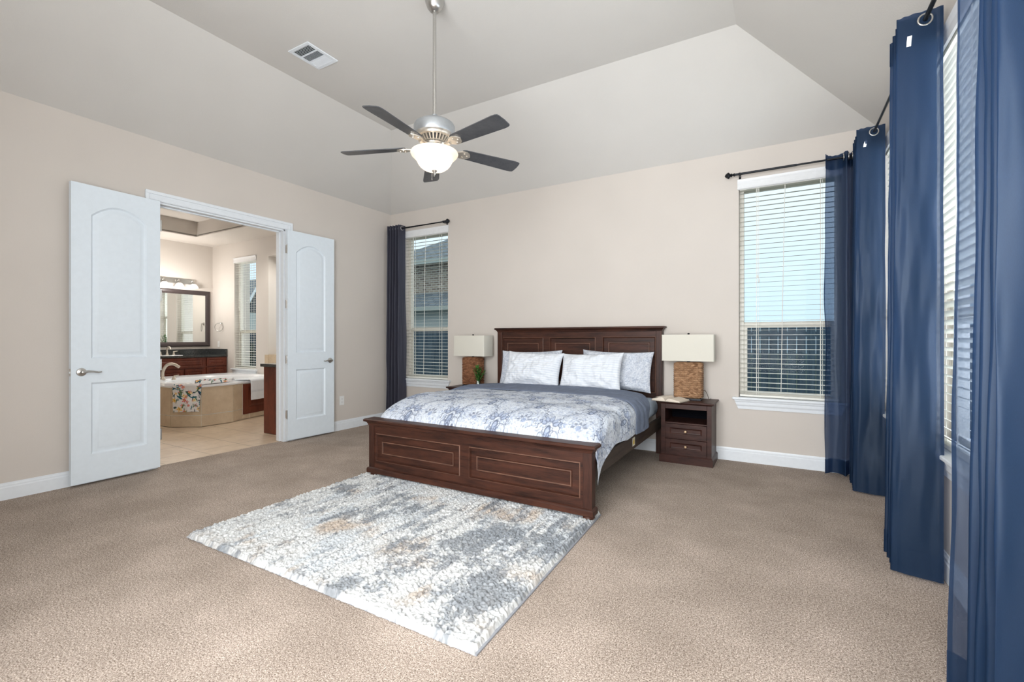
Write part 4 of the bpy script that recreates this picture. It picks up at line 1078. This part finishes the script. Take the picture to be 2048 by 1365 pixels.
# ------------------------------------------------------------------ bathroom furniture
def cab_front(mb, y0, y1, z0, z1, x, steps=((0, 0), (.004, .0), (.012, .007), (.02, .008), (.034, .002))):
    """raised panel front in the plane x, facing +x"""
    q = rect(y0+.045, z0+.04, y1-.045, z1-.04) if (z1-z0) > .22 else rect(y0+.03, z0+.028, y1-.03, z1-.028)
    t = MB(); face_holes(t, rect(y0, z0, y1, z1), [q], 0); panel_in(t, q, 0, steps, 1)
    t.add([(a, b, c) for c in (z0, z1) for b in (0, -.02) for a in (y0, y1)], [(0,1,3,2), (4,6,7,5), (0,2,6,4), (1,5,7,3)])
    mb.add([(x+p[1], p[0], p[2]) for p in t.v], t.f); return mb
def vanity():
    xf = -4.315
    r = thing('vanity_cabinet', 'cherry bathroom vanity under the framed mirror', 'cabinet', (-4.57, 3.9, 0))
    b = MB(); b.box(BX0+.002, xf, 2.6, D-.004, .10, .842); b.box(BX0+.002, xf-.06, 2.6, D-.004, 0, .10); obj('cabinet_body', b, M_CHERRY, r)
    for y0, y1 in ((4.590, 4.935), (3.06, 3.42)):
        for z0, z1 in ((.675, .828), (.49, .655), (.30, .47), (.12, .28)):
            obj('drawer', cab_front(MB(), y0, y1, z0, z1, xf+.02), M_CHERRY, r)
    for y0, y1 in ((3.45, 4.555),):
        obj('drawer', cab_front(MB(), y0, y1, .652, .828, xf+.02), M_CHERRY, r)
    for y0, y1 in ((4.225, 4.555), (3.87, 4.20), (3.50, 3.84)):
        obj('door', cab_front(MB(), y0, y1, .12, .63, xf+.02), M_CHERRY, r)
    c = thing('countertop', 'black granite counter with backsplash on the vanity below the mirror', 'countertop', (-4.57, 3.9, .842))
    g = MB(); g.box(BX0+.003, -4.285, 2.6, D-.005, .8425, .880); obj('granite_slab', g, M_GRANITE, c, bevel=.004)
    g = MB(); g.box(BX0+.003, BX0+.024, 2.6, D-.005, .880, .985); g.box(BX0+.024, -4.29, D-.026, D-.005, .880, .985); obj('backsplash', g, M_GRANITE, c)
    f = thing('sink_faucet', 'nickel widespread faucet standing on the black granite counter', 'faucet', (-4.62, 4.10, .880))
    x, y = -4.66, 4.10
    obj('spout', MB().lathe([(0, .880), (.026, .880), (.022, .90), (.014, .93), (.012, .95)], (x, y, 0), 16).tube(catmull([(x, y, .93), (x, y, 1.0), (x+.03, y, 1.035), (x+.09, y, 1.03), (x+.125, y, .995)], 6), .012, 10), M_CREAMMETAL, f, smooth=True)
    for dy in (-.105, .105):
        obj('tap_handle', MB().lathe([(0, .880), (.024, .880), (.020, .90), (.012, .93), (.014, .945), (0, .955)], (x, y+dy, 0), 14).tube([(x, y+dy, .945), (x+.02, y+dy*1.5, .957)], [.008, .005], 8), M_CREAMMETAL, f, smooth=True)
    sk = thing('sink', 'white oval sink set in the black granite counter', 'sink', (-4.52, 4.10, .878))
    obj('basin', MB().lathe([(.15, .884), (.165, .886), (.17, .881), (.165, .8805), (.15, .882)], (-4.50, 4.10, 0), 28), M_CERAMICW, sk, smooth=True)
    m = thing('wall_mirror', 'large mirror in a dark wood frame over the vanity', 'mirror', (BX0, 4.1, 1.57))
    y0, y1, z0, z1, w_ = 3.29, 4.905, 1.035, 2.11, .085
    fr = MB()
    O = [(y0, z0), (y1, z0), (y1, z1), (y0, z1)]
    prof = [(0, .003), (0, .022), (.018, .032), (.055, .026), (.070, .018), (.085, .012), (.085, .003)]
    L = [[(BX0+d, a, b) for a, b in offset_poly(O, i)] for i, d in prof]
    for p, q in zip(L[:-1], L[1:]): fr.add(p+q, [(k, (k+1) % 4, 4+(k+1) % 4, 4+k) for k in range(4)])
    obj('mirror_frame', fr, plain('dark_mirror_frame', (.050, .036, .036), .35), m)
    q = NT('mirror_glass'); set_b(q.b, (.9, .92, .9), .01, 1)
    obj('mirror_glass', MB().box(BX0+.004, BX0+.010, y0+.08, y1-.08, z0+.08, z1-.08), q.m, m)
    l = thing('vanity_light', 'nickel vanity light bar with glowing glass shades above the mirror', 'light fixture', (BX0, 4.1, 2.25))
    obj('back_plate', MB().box(BX0+.002, BX0+.020, 3.52, 4.625, 2.215, 2.315), M_NICKEL, l, bevel=.006)
    for y in (4.575, 4.335, 4.095, 3.855, 3.615):
        a = MB().tube(catmull([(BX0+.018, y, 2.265), (BX0+.06, y, 2.285), (BX0+.085, y, 2.265), (BX0+.09, y, 2.235)], 5), .010, 8); a.lathe([(0, 2.245), (.022, 2.242), (.026, 2.225), (0, 2.222)], (BX0+.09, y, 0), 14)
        ar = obj('lamp_arm', a, M_NICKEL, l, smooth=True)
        obj('glass_shade', MB().lathe([(.022, 2.228), (.045, 2.215), (.066, 2.185), (.080, 2.150), (.082, 2.146), (.076, 2.150), (.060, 2.185), (.04, 2.208), (0, 2.215)], (BX0+.09, y, 0), 22), M_BULB, l, smooth=True, label='glowing white glass shade')
    for y in (4.20, 3.60): point_light('vanity_bulb_light', (BX0+.50, y, 2.05), 20, (1, .95, .89), .08)
vanity()

def towel_ring():
    r = thing('towel_ring', 'nickel towel ring on the wall between mirror and bathroom blind', 'towel ring', (-4.485, D, 1.485))
    obj('wall_mount', MB().lathe([(0, 0), (.026, 0), (.024, -.010), (.012, -.018), (.010, -.05), (0, -.055)][::-1], (-4.485, D-.001, 1.485), 16, 'y') if False else MB().tube([(-4.485, D-.001, 1.485), (-4.485, D-.010, 1.485), (-4.485, D-.014, 1.485), (-4.485, D-.055, 1.485)], [.026, .024, .011, .010], 14), M_NICKEL, r, smooth=True)
    t = MB().torus((0, 0, 0), .078, .0055, 'y', 32, 8); t.xf(Matrix.Translation((-4.500, D-.052, 1.408)) @ Matrix.Rotation(.55, 4, 'Z'))
    obj('ring', t, M_NICKEL, r, smooth='all')
towel_ring()

TUBP = [(-3.95, 2.98), (-2.11, 3.05), (-1.80, 3.275), (-1.81, 3.70), (-1.90, 3.88), (-2.20, D-.02), (-3.95, D-.02)]
def tub():
    r = thing('bathtub', 'white drop in bathtub with travertine tiled apron and cherry access panel', 'bathtub', (-2.85, 4.0, 0))
    zt = .545
    core = MB(); cp = offset_poly(TUBP, .006); cn = len(cp)
    core.add([(*p, 0) for p in cp]+[(*p, zt-.014) for p in cp], [(i, (i+1) % cn, cn+(i+1) % cn, cn+i) for i in range(cn)]); obj('grout_core', core, plain('cream_grout', (.80, .76, .68), .8), r)
    tiles = MB(); segs = [(0, .42), (1, .40), (2, .43), (3, .30)]
    def tile(a, b, z0, z1, nrm):
        n = Vector((*nrm, 0))*.007
        v = [Vector((*a, z0)), Vector((*b, z0)), Vector((*b, z1)), Vector((*a, z1))]; w_ = [p-n for p in v]; v = [p+Vector((*nrm, 0))*.002 for p in v]
        tiles.add(v+w_, [(0,1,2,3), (7,6,5,4), (0,4,5,1), (1,5,6,2), (2,6,7,3), (3,7,4,0)])
    for i, wd in segs:
        a = Vector(TUBP[i]); b = Vector(TUBP[i+1]); Ln = (b-a).length; d = (b-a)/Ln; nrm = (d.y, -d.x)
        k = max(1, round(Ln/wd)); s = Ln/k
        for j in range(k):
            p = a+d*(s*j+.005); q = a+d*(s*(j+1)-.005)
            tile(p, q, .002, .149, nrm); tile(p, q, .159, zt-.012, nrm)
    a = Vector(TUBP[4]); b = Vector(TUBP[5]); d = (b-a).normalized()
    tile(a, b, .002, .066, (d.y, -d.x))
    obj('tile_apron', tiles, M_TILE, r)
    a, b = Vector(TUBP[4]), Vector(TUBP[5]); d = (b-a).normalized(); nrm = Vector((d.y, -d.x)); Ln = (b-a).length
    pn = MB(); t = MB(); q = rect(.10, .155, Ln-.05, zt-.09); face_holes(t, rect(.015, .07, Ln, zt-.03), [q], 0); panel_in(t, q, 0, [(0, 0), (.006, .002), (.016, .010), (.024, .010), (.05, .003)], 1)
    t.add([(x, y, z) for z in (.07, zt-.03) for y in (0, -.03) for x in (.015, Ln)], [(0,1,3,2), (4,6,7,5), (0,2,6,4), (1,5,7,3)])
    pn.add([(a.x+d.x*p[0]+nrm.x*(p[1]+.012), a.y+d.y*p[0]+nrm.y*(p[1]+.012), p[2]) for p in t.v], t.f)
    obj('access_panel', pn, M_CHERRY, r, label='cherry wood access panel')
    top = MB(); cx, cy, ra, rb = -2.83, 4.02, .70, .80; N = 40
    bm_out = offset_poly(TUBP, -.012)
    el = lambda f, z: [(cx+ra*f*math.cos(2*PI*i/N)*(1-.0), cy+rb*f*math.sin(2*PI*i/N), z) for i in range(N)]
    h = MB(); face_holes(h, bm_out, [[(p[0], p[1]) for p in el(1, 0)]], 0); top.add([(p[0], p[2], zt+.006) for p in h.v], [f[::-1] for f in h.f])
    n = len(bm_out); top.add([(*p, zt+.006) for p in bm_out]+[(*p, zt-.016) for p in bm_out], [(i, (i+1) % n, n+(i+1) % n, n+i) for i in range(n)])
    loops = [el(1, zt+.006), el(.985, zt+.014), el(.96, zt+.012), el(.93, zt-.02), el(.86, zt-.25), el(.78, zt-.36), el(.6, zt-.40)]
    for p, q in zip(loops[:-1], loops[1:]): top.add(p+q, [(k, (k+1) % N, N+(k+1) % N, N+k) for k in range(N)])
    top.add(loops[-1], [tuple(range(N))])
    obj('tub_basin', top, M_CERAMICW, r, smooth=True)
    f = thing('tub_faucet', 'tall arched pewter faucet on the bathtub rim beside the floral cloth', 'faucet', (-3.40, 3.44, .551))
    x, y = -3.30, 3.46
    obj('spout', MB().lathe([(0, .551), (.040, .551), (.034, .57), (.022, .59)], (x, y, 0), 16).tube(catmull([(x, y, .57), (x+.005, y, .68), (x+.05, y+.035, .775), (x+.13, y+.09, .79), (x+.20, y+.135, .745)], 7), [.024]*12+[.020]*20 if False else .021, 12), M_CREAMMETAL, f, smooth=True)
    for dx, dy in ((-.10, -.10), (.12, .10)):
        obj('tap_handle', MB().lathe([(0, .551), (.032, .551), (.026, .57), (.016, .60), (0, .615)], (x+dx, y+dy, 0), 14).tube([(x+dx, y+dy, .605), (x+dx+.05, y+dy+.04, .62)], [.010, .006], 8), M_CREAMMETAL, f, smooth=True)
tub()
tag(obj('trim_2', MB().box(ALC[0]+.002, ALC[1]-.002, D-.0, D+.496, 0, .90).box(ALC[0]-.10, ALC[0]+.002, D-.010, D, .56, .895), M_TILE), 'travertine ledge and splash band of the bathtub alcove', 'tile ledge', None, 'structure')
small_plant('plant', (-2.46, 5.16, .90), 'leafy potted plant in the bathtub alcove, reflected in the mirror', 'plant', 9, .38, .16, False)

# cloths over the tub edge
def hang(name, P0, n, m, label, cat, mat, colf=None, parts=True):
    r = thing(name, label, cat, (float(P0[..., 0].mean()), float(P0[..., 1].mean()), .55))
    o = obj('cloth', MB().grid(P0), mat, r, smooth='all')
    so = o.modifiers.new('thickness', 'SOLIDIFY'); so.thickness = .004; so.offset = 1
    return r, o
def drape_over(edge_a, edge_b, inn, lay, down, seed, wob, taper=.0, n=60, m=90, lift=.004):
    """cloth lying on the rim (length lay, direction inn) and hanging 'down' over the edge a-b"""
    a, b = np.array(edge_a), np.array(edge_b); d = b-a; L = np.hypot(*d); d = d/L; o = np.array([d[1], -d[0]])
    u, t = np.meshgrid(np.linspace(0, 1, n), np.linspace(0, 1, m), indexing='ij')
    s = t*(lay+down)-lay                                               # <0 on the deck, >0 hanging
    rad = .016; hs = np.clip(s, 0, None); ang = np.clip(hs/rad, 0, PI/2); dn = np.clip(hs-rad*PI/2, 0, None)
    fold = (fbm(u*5, t*2, seed, 3)-.5)*wob
    out_ = rad*np.sin(ang)+.020+fold*np.clip(s/.1, 0, 1)+.02*np.clip(dn/.3, 0, 1)
    z = .551+lift+.006-rad*(1-np.cos(ang))-dn+np.abs(fold)*.9*(s <= 0)+.004
    uu = .5+(u-.5)*(1-taper*np.clip(dn/.35, 0, 1))
    base = a[None, None]+d[None, None]*(uu*L)[..., None]
    pos = base+o[None, None]*out_[..., None]+np.array(inn)[None, None]*np.clip(-s, 0, None)[..., None]
    return np.concatenate([pos, z[..., None]], -1), u, t
a, b = np.array(TUBP[1]), np.array(TUBP[2])
P, u, t = drape_over(a+(b-a)*.10, b+np.array([0, .02]), (-.35, .45), .16, .365, 301, .050, .12)
q = NT('floral_print'); set_b(q.b, (.8, .8, .8), .85, 0, .1)
r_, o_ = hang('floral_cloth', P, 0, 0, 'white floral print cloth hanging over the tiled bathtub edge', 'cloth', attr_mat('floral_cotton', .9, 0, spec=.1))
def floral(u, t, seed):
    rg = np.random.default_rng(seed); c = np.ones(u.shape+(3,))*np.array([.72, .71, .70])
    x, y = u*.40, t*.53
    pal = [(.62, .05, .06), (.70, .12, .14), (.80, .45, .04), (.72, .22, .10), (.55, .10, .16), (.02, .14, .20), (.78, .62, .30)]
    for i in range(95):
        px, py, rr = rg.random()*.42, rg.random()*.55, rg.uniform(.016, .040); th = np.arctan2(y-py, x-px); d = np.hypot(x-px, y-py)
        if i % 3 == 0:
            k = pal[rg.integers(7)]; f = (d < rr*(.75+.25*np.cos(5*th+i)))[..., None]; g = (np.cos(d/rr*9+2*th) > 0)[..., None]
            c = np.where(f, np.where(g, np.array(k), np.array(k)*.55+.30), c); c = np.where((d < rr*.25)[..., None], np.array([.55, .33, .03]), c)
        else:
            an = rg.random()*6.28; p = (x-px)*np.cos(an)+(y-py)*np.sin(an); w_ = -(x-px)*np.sin(an)+(y-py)*np.cos(an)
            f = (np.hypot(p/(rr*1.3), w_/(rr*.28)) < 1)[..., None]; g = [(.06, .13, .06), (.03, .05, .09), (.10, .18, .10), (.02, .12, .16)][i % 4]
            c = np.where(f, np.array(g), c)
    return c
set_color(o_, floral(u, t, 5))
# second bunched length lying along the rim
n, m = 80, 40
u, t = np.meshgrid(np.linspace(0, 1, n), np.linspace(0, 1, m), indexing='ij')
ax = np.array([-2.00, 3.30]); bx_ = np.array([-2.06, 3.84]); ctr = ax[None, None]*(1-u)[..., None]+bx_[None, None]*u[..., None]
wd = .11*(1-.35*u)*np.sin(PI*np.clip(u*.9+.1, 0, 1))**.4; pos = ctr+np.stack([-(t-.5)*2*wd, (t-.5)*.05], -1)
zz = .560+(.05*np.sin(PI*t)**.6*(1-.4*u))+np.abs(fbm(u*9, t*4, 311, 3)-.5)*.07*np.sin(PI*t)
o2 = obj('bunched_end', MB().grid(np.concatenate([pos, zz[..., None]], -1)), attr_mat('floral_cotton_fold', .9, 0, spec=.1), r_, smooth='all'); set_color(o2, floral(u*1.3, t*.5, 9))
a, b = np.array(TUBP[4]), np.array(TUBP[5]); d = (b-a)/np.hypot(*(b-a))
M_TERRY = plain('white_terry', (.80, .83, .86), .95, 0, .1, var=.05, scale=160, bump=.5)
P, u, t = drape_over(a+d*.10, a+d*.56, (-.95, -.28), .26, .30, 321, .022, -.05)
P[..., :2] += np.array([d[1], -d[0]])*.012
r_, o_ = hang('bath_towel', P, 0, 0, 'white bath towel folded over the bathtub edge above the wood panel', 'towel', M_TERRY)
o_.modifiers['thickness'].thickness = .012
bd = P[:, 66:72]+np.array([d[1], -d[0], 0])*.014; o3 = obj('woven_band', MB().grid(bd), plain('towel_band', (.70, .74, .78), .8), r_, smooth='all')

# second vanity by the doorway
def vanity2():
    x0, x1, y0, y1 = -.695, -.145, 3.462, 4.90
    r = thing('vanity_cabinet', 'cherry cabinet end just inside the doorway jamb', 'cabinet', ((x0+x1)/2, 4.1, 0))
    b = MB(); b.box(x0+.02, x1, y0+.004, y1, .0, .832); obj('cabinet_body', b, M_CHERRY, r)
    obj('side_panel', MB().box(x0, x1, y0, y0+.018, 0, .832), M_CHERRY, r, bevel=.002)
    for y in (3.50, 3.96, 4.42):
        t = MB(); tt = MB(); cab_front(tt, y, y+.43, .12, .80, 0); t.add([(x0+.02-p[0]-.001, p[1], p[2]) for p in tt.v], tt.f); obj('door', t, M_CHERRY, r)
    c = thing('countertop', 'black granite counter on the cabinet end by the doorway jamb', 'countertop', ((x0+x1)/2, 4.1, .833))
    obj('granite_slab', MB().box(x0-.03, x1+.001, y0-.03, y1+.02, .8325, .868), M_GRANITE, c, bevel=.003)
vanity2()
def downlight():
    c = (-2.30, 4.60, HB)
    r = thing('recessed_light', 'lit recessed downlight in the bathroom ceiling', 'ceiling light', c)
    obj('trim_ring', MB().lathe([(.070, HB-.001), (.105, HB-.001), (.104, HB-.006), (.078, HB-.010), (.070, HB-.006)], (c[0], c[1], 0), 28), M_WHITE, r, smooth=True)
    obj('lens', MB().lathe([(0, HB-.005), (.070, HB-.005), (.070, HB-.003), (0, HB-.003)], (c[0], c[1], 0), 24), emit('lit_lens', (1, .93, .82), 2.5), r)
    l = bpy.data.lights.new('downlight_beam', 'SPOT'); l.energy = 60; l.color = (1, .95, .88); l.spot_size = 2.5; l.spot_blend = .6; l.shadow_soft_size = .06
    o = bpy.data.objects.new('downlight_beam', l); COL.objects.link(o); o.location = (c[0], c[1], HB-.03)
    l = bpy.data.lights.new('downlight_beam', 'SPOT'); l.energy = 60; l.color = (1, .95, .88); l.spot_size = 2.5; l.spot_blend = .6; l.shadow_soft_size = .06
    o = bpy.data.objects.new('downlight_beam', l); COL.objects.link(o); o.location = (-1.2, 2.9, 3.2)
downlight()

# ------------------------------------------------------------------ outdoors
GZ = -.42
M_GRASS = plain('lawn', (.06, .10, .035), .95, var=.4, scale=9)
tag(obj('ground', MB().box(-45, 25, D+.35, 60, GZ-.1, GZ), M_GRASS), 'lawn outside the back windows', 'lawn', None, 'structure')
M_FENCE = wood('shaded_grey_fence_wood', (.030, .052, .080), (.085, .125, .165), (6, 6, .5), .8)  # grey boards on their shadow side; the blue-dark shade is in the colour
def fence():
    r = thing('wooden_fence', 'grey board fence with its shade painted dark, beyond the back windows', 'fence', (0, 9.5, GZ))
    b = MB(); x = -14; rg = random.Random(3)
    while x < 12:
        b.box(x, x+.135, 9.49, 9.512, GZ+.02, 1.405+rg.uniform(-.012, .012)); x += .141
    obj('fence_boards', b, M_FENCE, r)
    rl = MB()
    for z in (.0, .62, 1.22): rl.box(-14, 12, 9.515, 9.555, z, z+.09)
    obj('fence_rails', rl, M_FENCE, r)
fence()
def brick_mat():
    q = NT('tan_brick'); set_b(q.b, (.4,.3,.2), .9)
    tc = q.n('TexCoord'); mp = q.n('Mapping'); mp.inputs['Rotation'].default_value = (-PI/2, 0, 0); q.l(tc.outputs['Object'], mp.inputs[0])
    br = q.n('TexBrick'); br.inputs['Scale'].default_value = 1; br.inputs['Brick Width'].default_value = .22; br.inputs['Row Height'].default_value = .078; br.inputs['Mortar Size'].default_value = .010
    br.inputs['Color1'].default_value = (.36, .30, .24, 1); br.inputs['Color2'].default_value = (.17, .13, .11, 1); br.inputs['Mortar'].default_value = (.50, .48, .43, 1)
    q.l(mp.outputs[0], br.inputs['Vector']); q.l(br.outputs['Color'], q.b.inputs['Base Color']); return q.m
def shingle_mat():
    q = NT('slate_shingle'); set_b(q.b, (.2,.2,.2), .9)
    br = q.n('TexBrick'); br.inputs['Scale'].default_value = 1; br.inputs['Brick Width'].default_value = .30; br.inputs['Row Height'].default_value = .14; br.inputs['Mortar Size'].default_value = .012
    br.inputs['Color1'].default_value = (.22, .26, .29, 1); br.inputs['Color2'].default_value = (.14, .17, .20, 1); br.inputs['Mortar'].default_value = (.07, .085, .10, 1)
    q.l(q.coord(), br.inputs['Vector']); q.l(br.outputs['Color'], q.b.inputs['Base Color']); return q.m
M_BRICK, M_SHING = brick_mat(), shingle_mat()
M_SIDING = plain('pale_siding', (.55, .60, .60), .8, var=.04)
M_FASCIA = plain('grey_green_fascia', (.36, .40, .38), .7)
def house():
    r = thing('house', 'neighbouring brick house with hip roof seen through the blind beside the corner curtain', 'house', (-4, 14, GZ))
    obj('brick_wall', MB().box(-8.6, 1.5, 13, 18, 2.3, 3.95), M_BRICK, r)
    obj('lower_wall', MB().box(-8.6, 1.5, 12.4, 13, GZ, 2.2).box(-8.6, 1.5, 13, 18, GZ, 2.3), M_SIDING, r)
    e_ = [(-8.95, 12.55, 3.93), (1.9, 12.55, 3.93), (1.9, 18.5, 3.93), (-8.95, 18.5, 3.93)]; rg = [(-5.95, 15.6, 5.62), (-1.0, 15.6, 5.62)]
    m = MB(); m.add(e_+rg, [(0,1,5,4), (1,2,5), (2,3,4,5), (3,0,4), (3,2,1,0)]); obj('upper_roof', m, M_SHING, r)
    m = MB(); m.add([(-8.95, 11.9, 2.22), (1.9, 11.9, 2.22), (1.9, 13, 2.85), (-8.95, 13, 2.85), (-8.95, 13, 2.1), (1.9, 13, 2.1)], [(0,1,2,3), (0,4,5,1), (0,3,4), (1,5,2)]); obj('lower_roof', m, M_SHING, r)
    m = MB(); m.box(-8.98, 1.93, 12.50, 12.56, 3.82, 3.97); m.box(-8.98, 1.93, 11.85, 11.91, 2.12, 2.26); obj('fascia', m, M_FASCIA, r)
house()
def house2():
    r = thing('house', 'distant pale gabled house seen through the bathroom blind', 'house', (-19, 15, GZ))
    obj('siding_wall', MB().box(-25, -14.2, 13.5, 18, GZ, 3.1), M_SIDING, r)
    m = MB(); m.add([(-25.5, 13.0, 3.0), (-13.8, 13.0, 3.0), (-13.8, 16, 4.7), (-25.5, 16, 4.7), (-13.8, 19, 3), (-25.5, 19, 3)], [(0,1,2,3), (3,2,4,5), (1,4,2), (0,3,5)]); obj('roof', m, M_SHING, r)
    m = MB(); m.add([(-16.4, 12.2, 2.4), (-12.6, 12.2, 2.4), (-14.5, 12.2, 4.35), (-16.4, 15, 2.4), (-12.6, 15, 2.4), (-14.5, 15, 4.35)], [(0,1,2), (0,2,5,3), (1,4,5,2)]); obj('gable', m, M_SHING, r)
    m = MB()
    for a, b in (((-16.5, 2.35), (-14.5, 4.42)), ((-14.5, 4.42), (-12.5, 2.35))):
        m.add([(a[0], 12.15, a[1]), (b[0], 12.15, b[1]), (b[0], 12.15, b[1]-.22), (a[0], 12.15, a[1]-.22), (a[0], 12.19, a[1]), (b[0], 12.19, b[1]), (b[0], 12.19, b[1]-.22), (a[0], 12.19, a[1]-.22)], [(0,1,2,3), (7,6,5,4), (0,4,5,1), (1,5,6,2), (2,6,7,3), (3,7,4,0)])
    obj('gable_trim', m, M_WHITE, r)
house2()
def bush(name, x, y, h, rad, label):
    r = thing(name, label, 'shrub', (x, y, GZ), world=False); rg = random.Random(int(x*7)+3); lf = MB(); st = MB()
    for i in range(9):
        a = i*2.4; st.tube([(0, 0, 0), (rad*.4*math.cos(a), rad*.4*math.sin(a), h*.5), (rad*.75*math.cos(a), rad*.75*math.sin(a), h*.85)], [.03, .02, .008], 5)
    for i in range(1500):
        a = rg.uniform(0, 2*PI); t = rg.random(); zz = h*(.08+.92*t); rr = rad*math.sqrt(max(0, 1-(2*t-1)**2*.85))*rg.uniform(.55, 1)
        leaf(lf, (rr*math.cos(a), rr*math.sin(a), zz), (math.cos(a), math.sin(a), rg.uniform(-.3, .8)), rg.uniform(.10, .17), rg.uniform(.025, .045), .2)
    obj('branches', st, M_WOODRAIL, r); obj('foliage', lf, plain('dark_leaf', (.03, .075, .035), .5, var=.4, scale=8), r)
bush('shrub', -11.2, 8.3, 2.3, .8, 'dark green shrub outside the bathroom window, fence side')
bush('shrub', -9.6, 7.9, 1.7, .7, 'low dark shrub outside the bathroom window, lawn side')
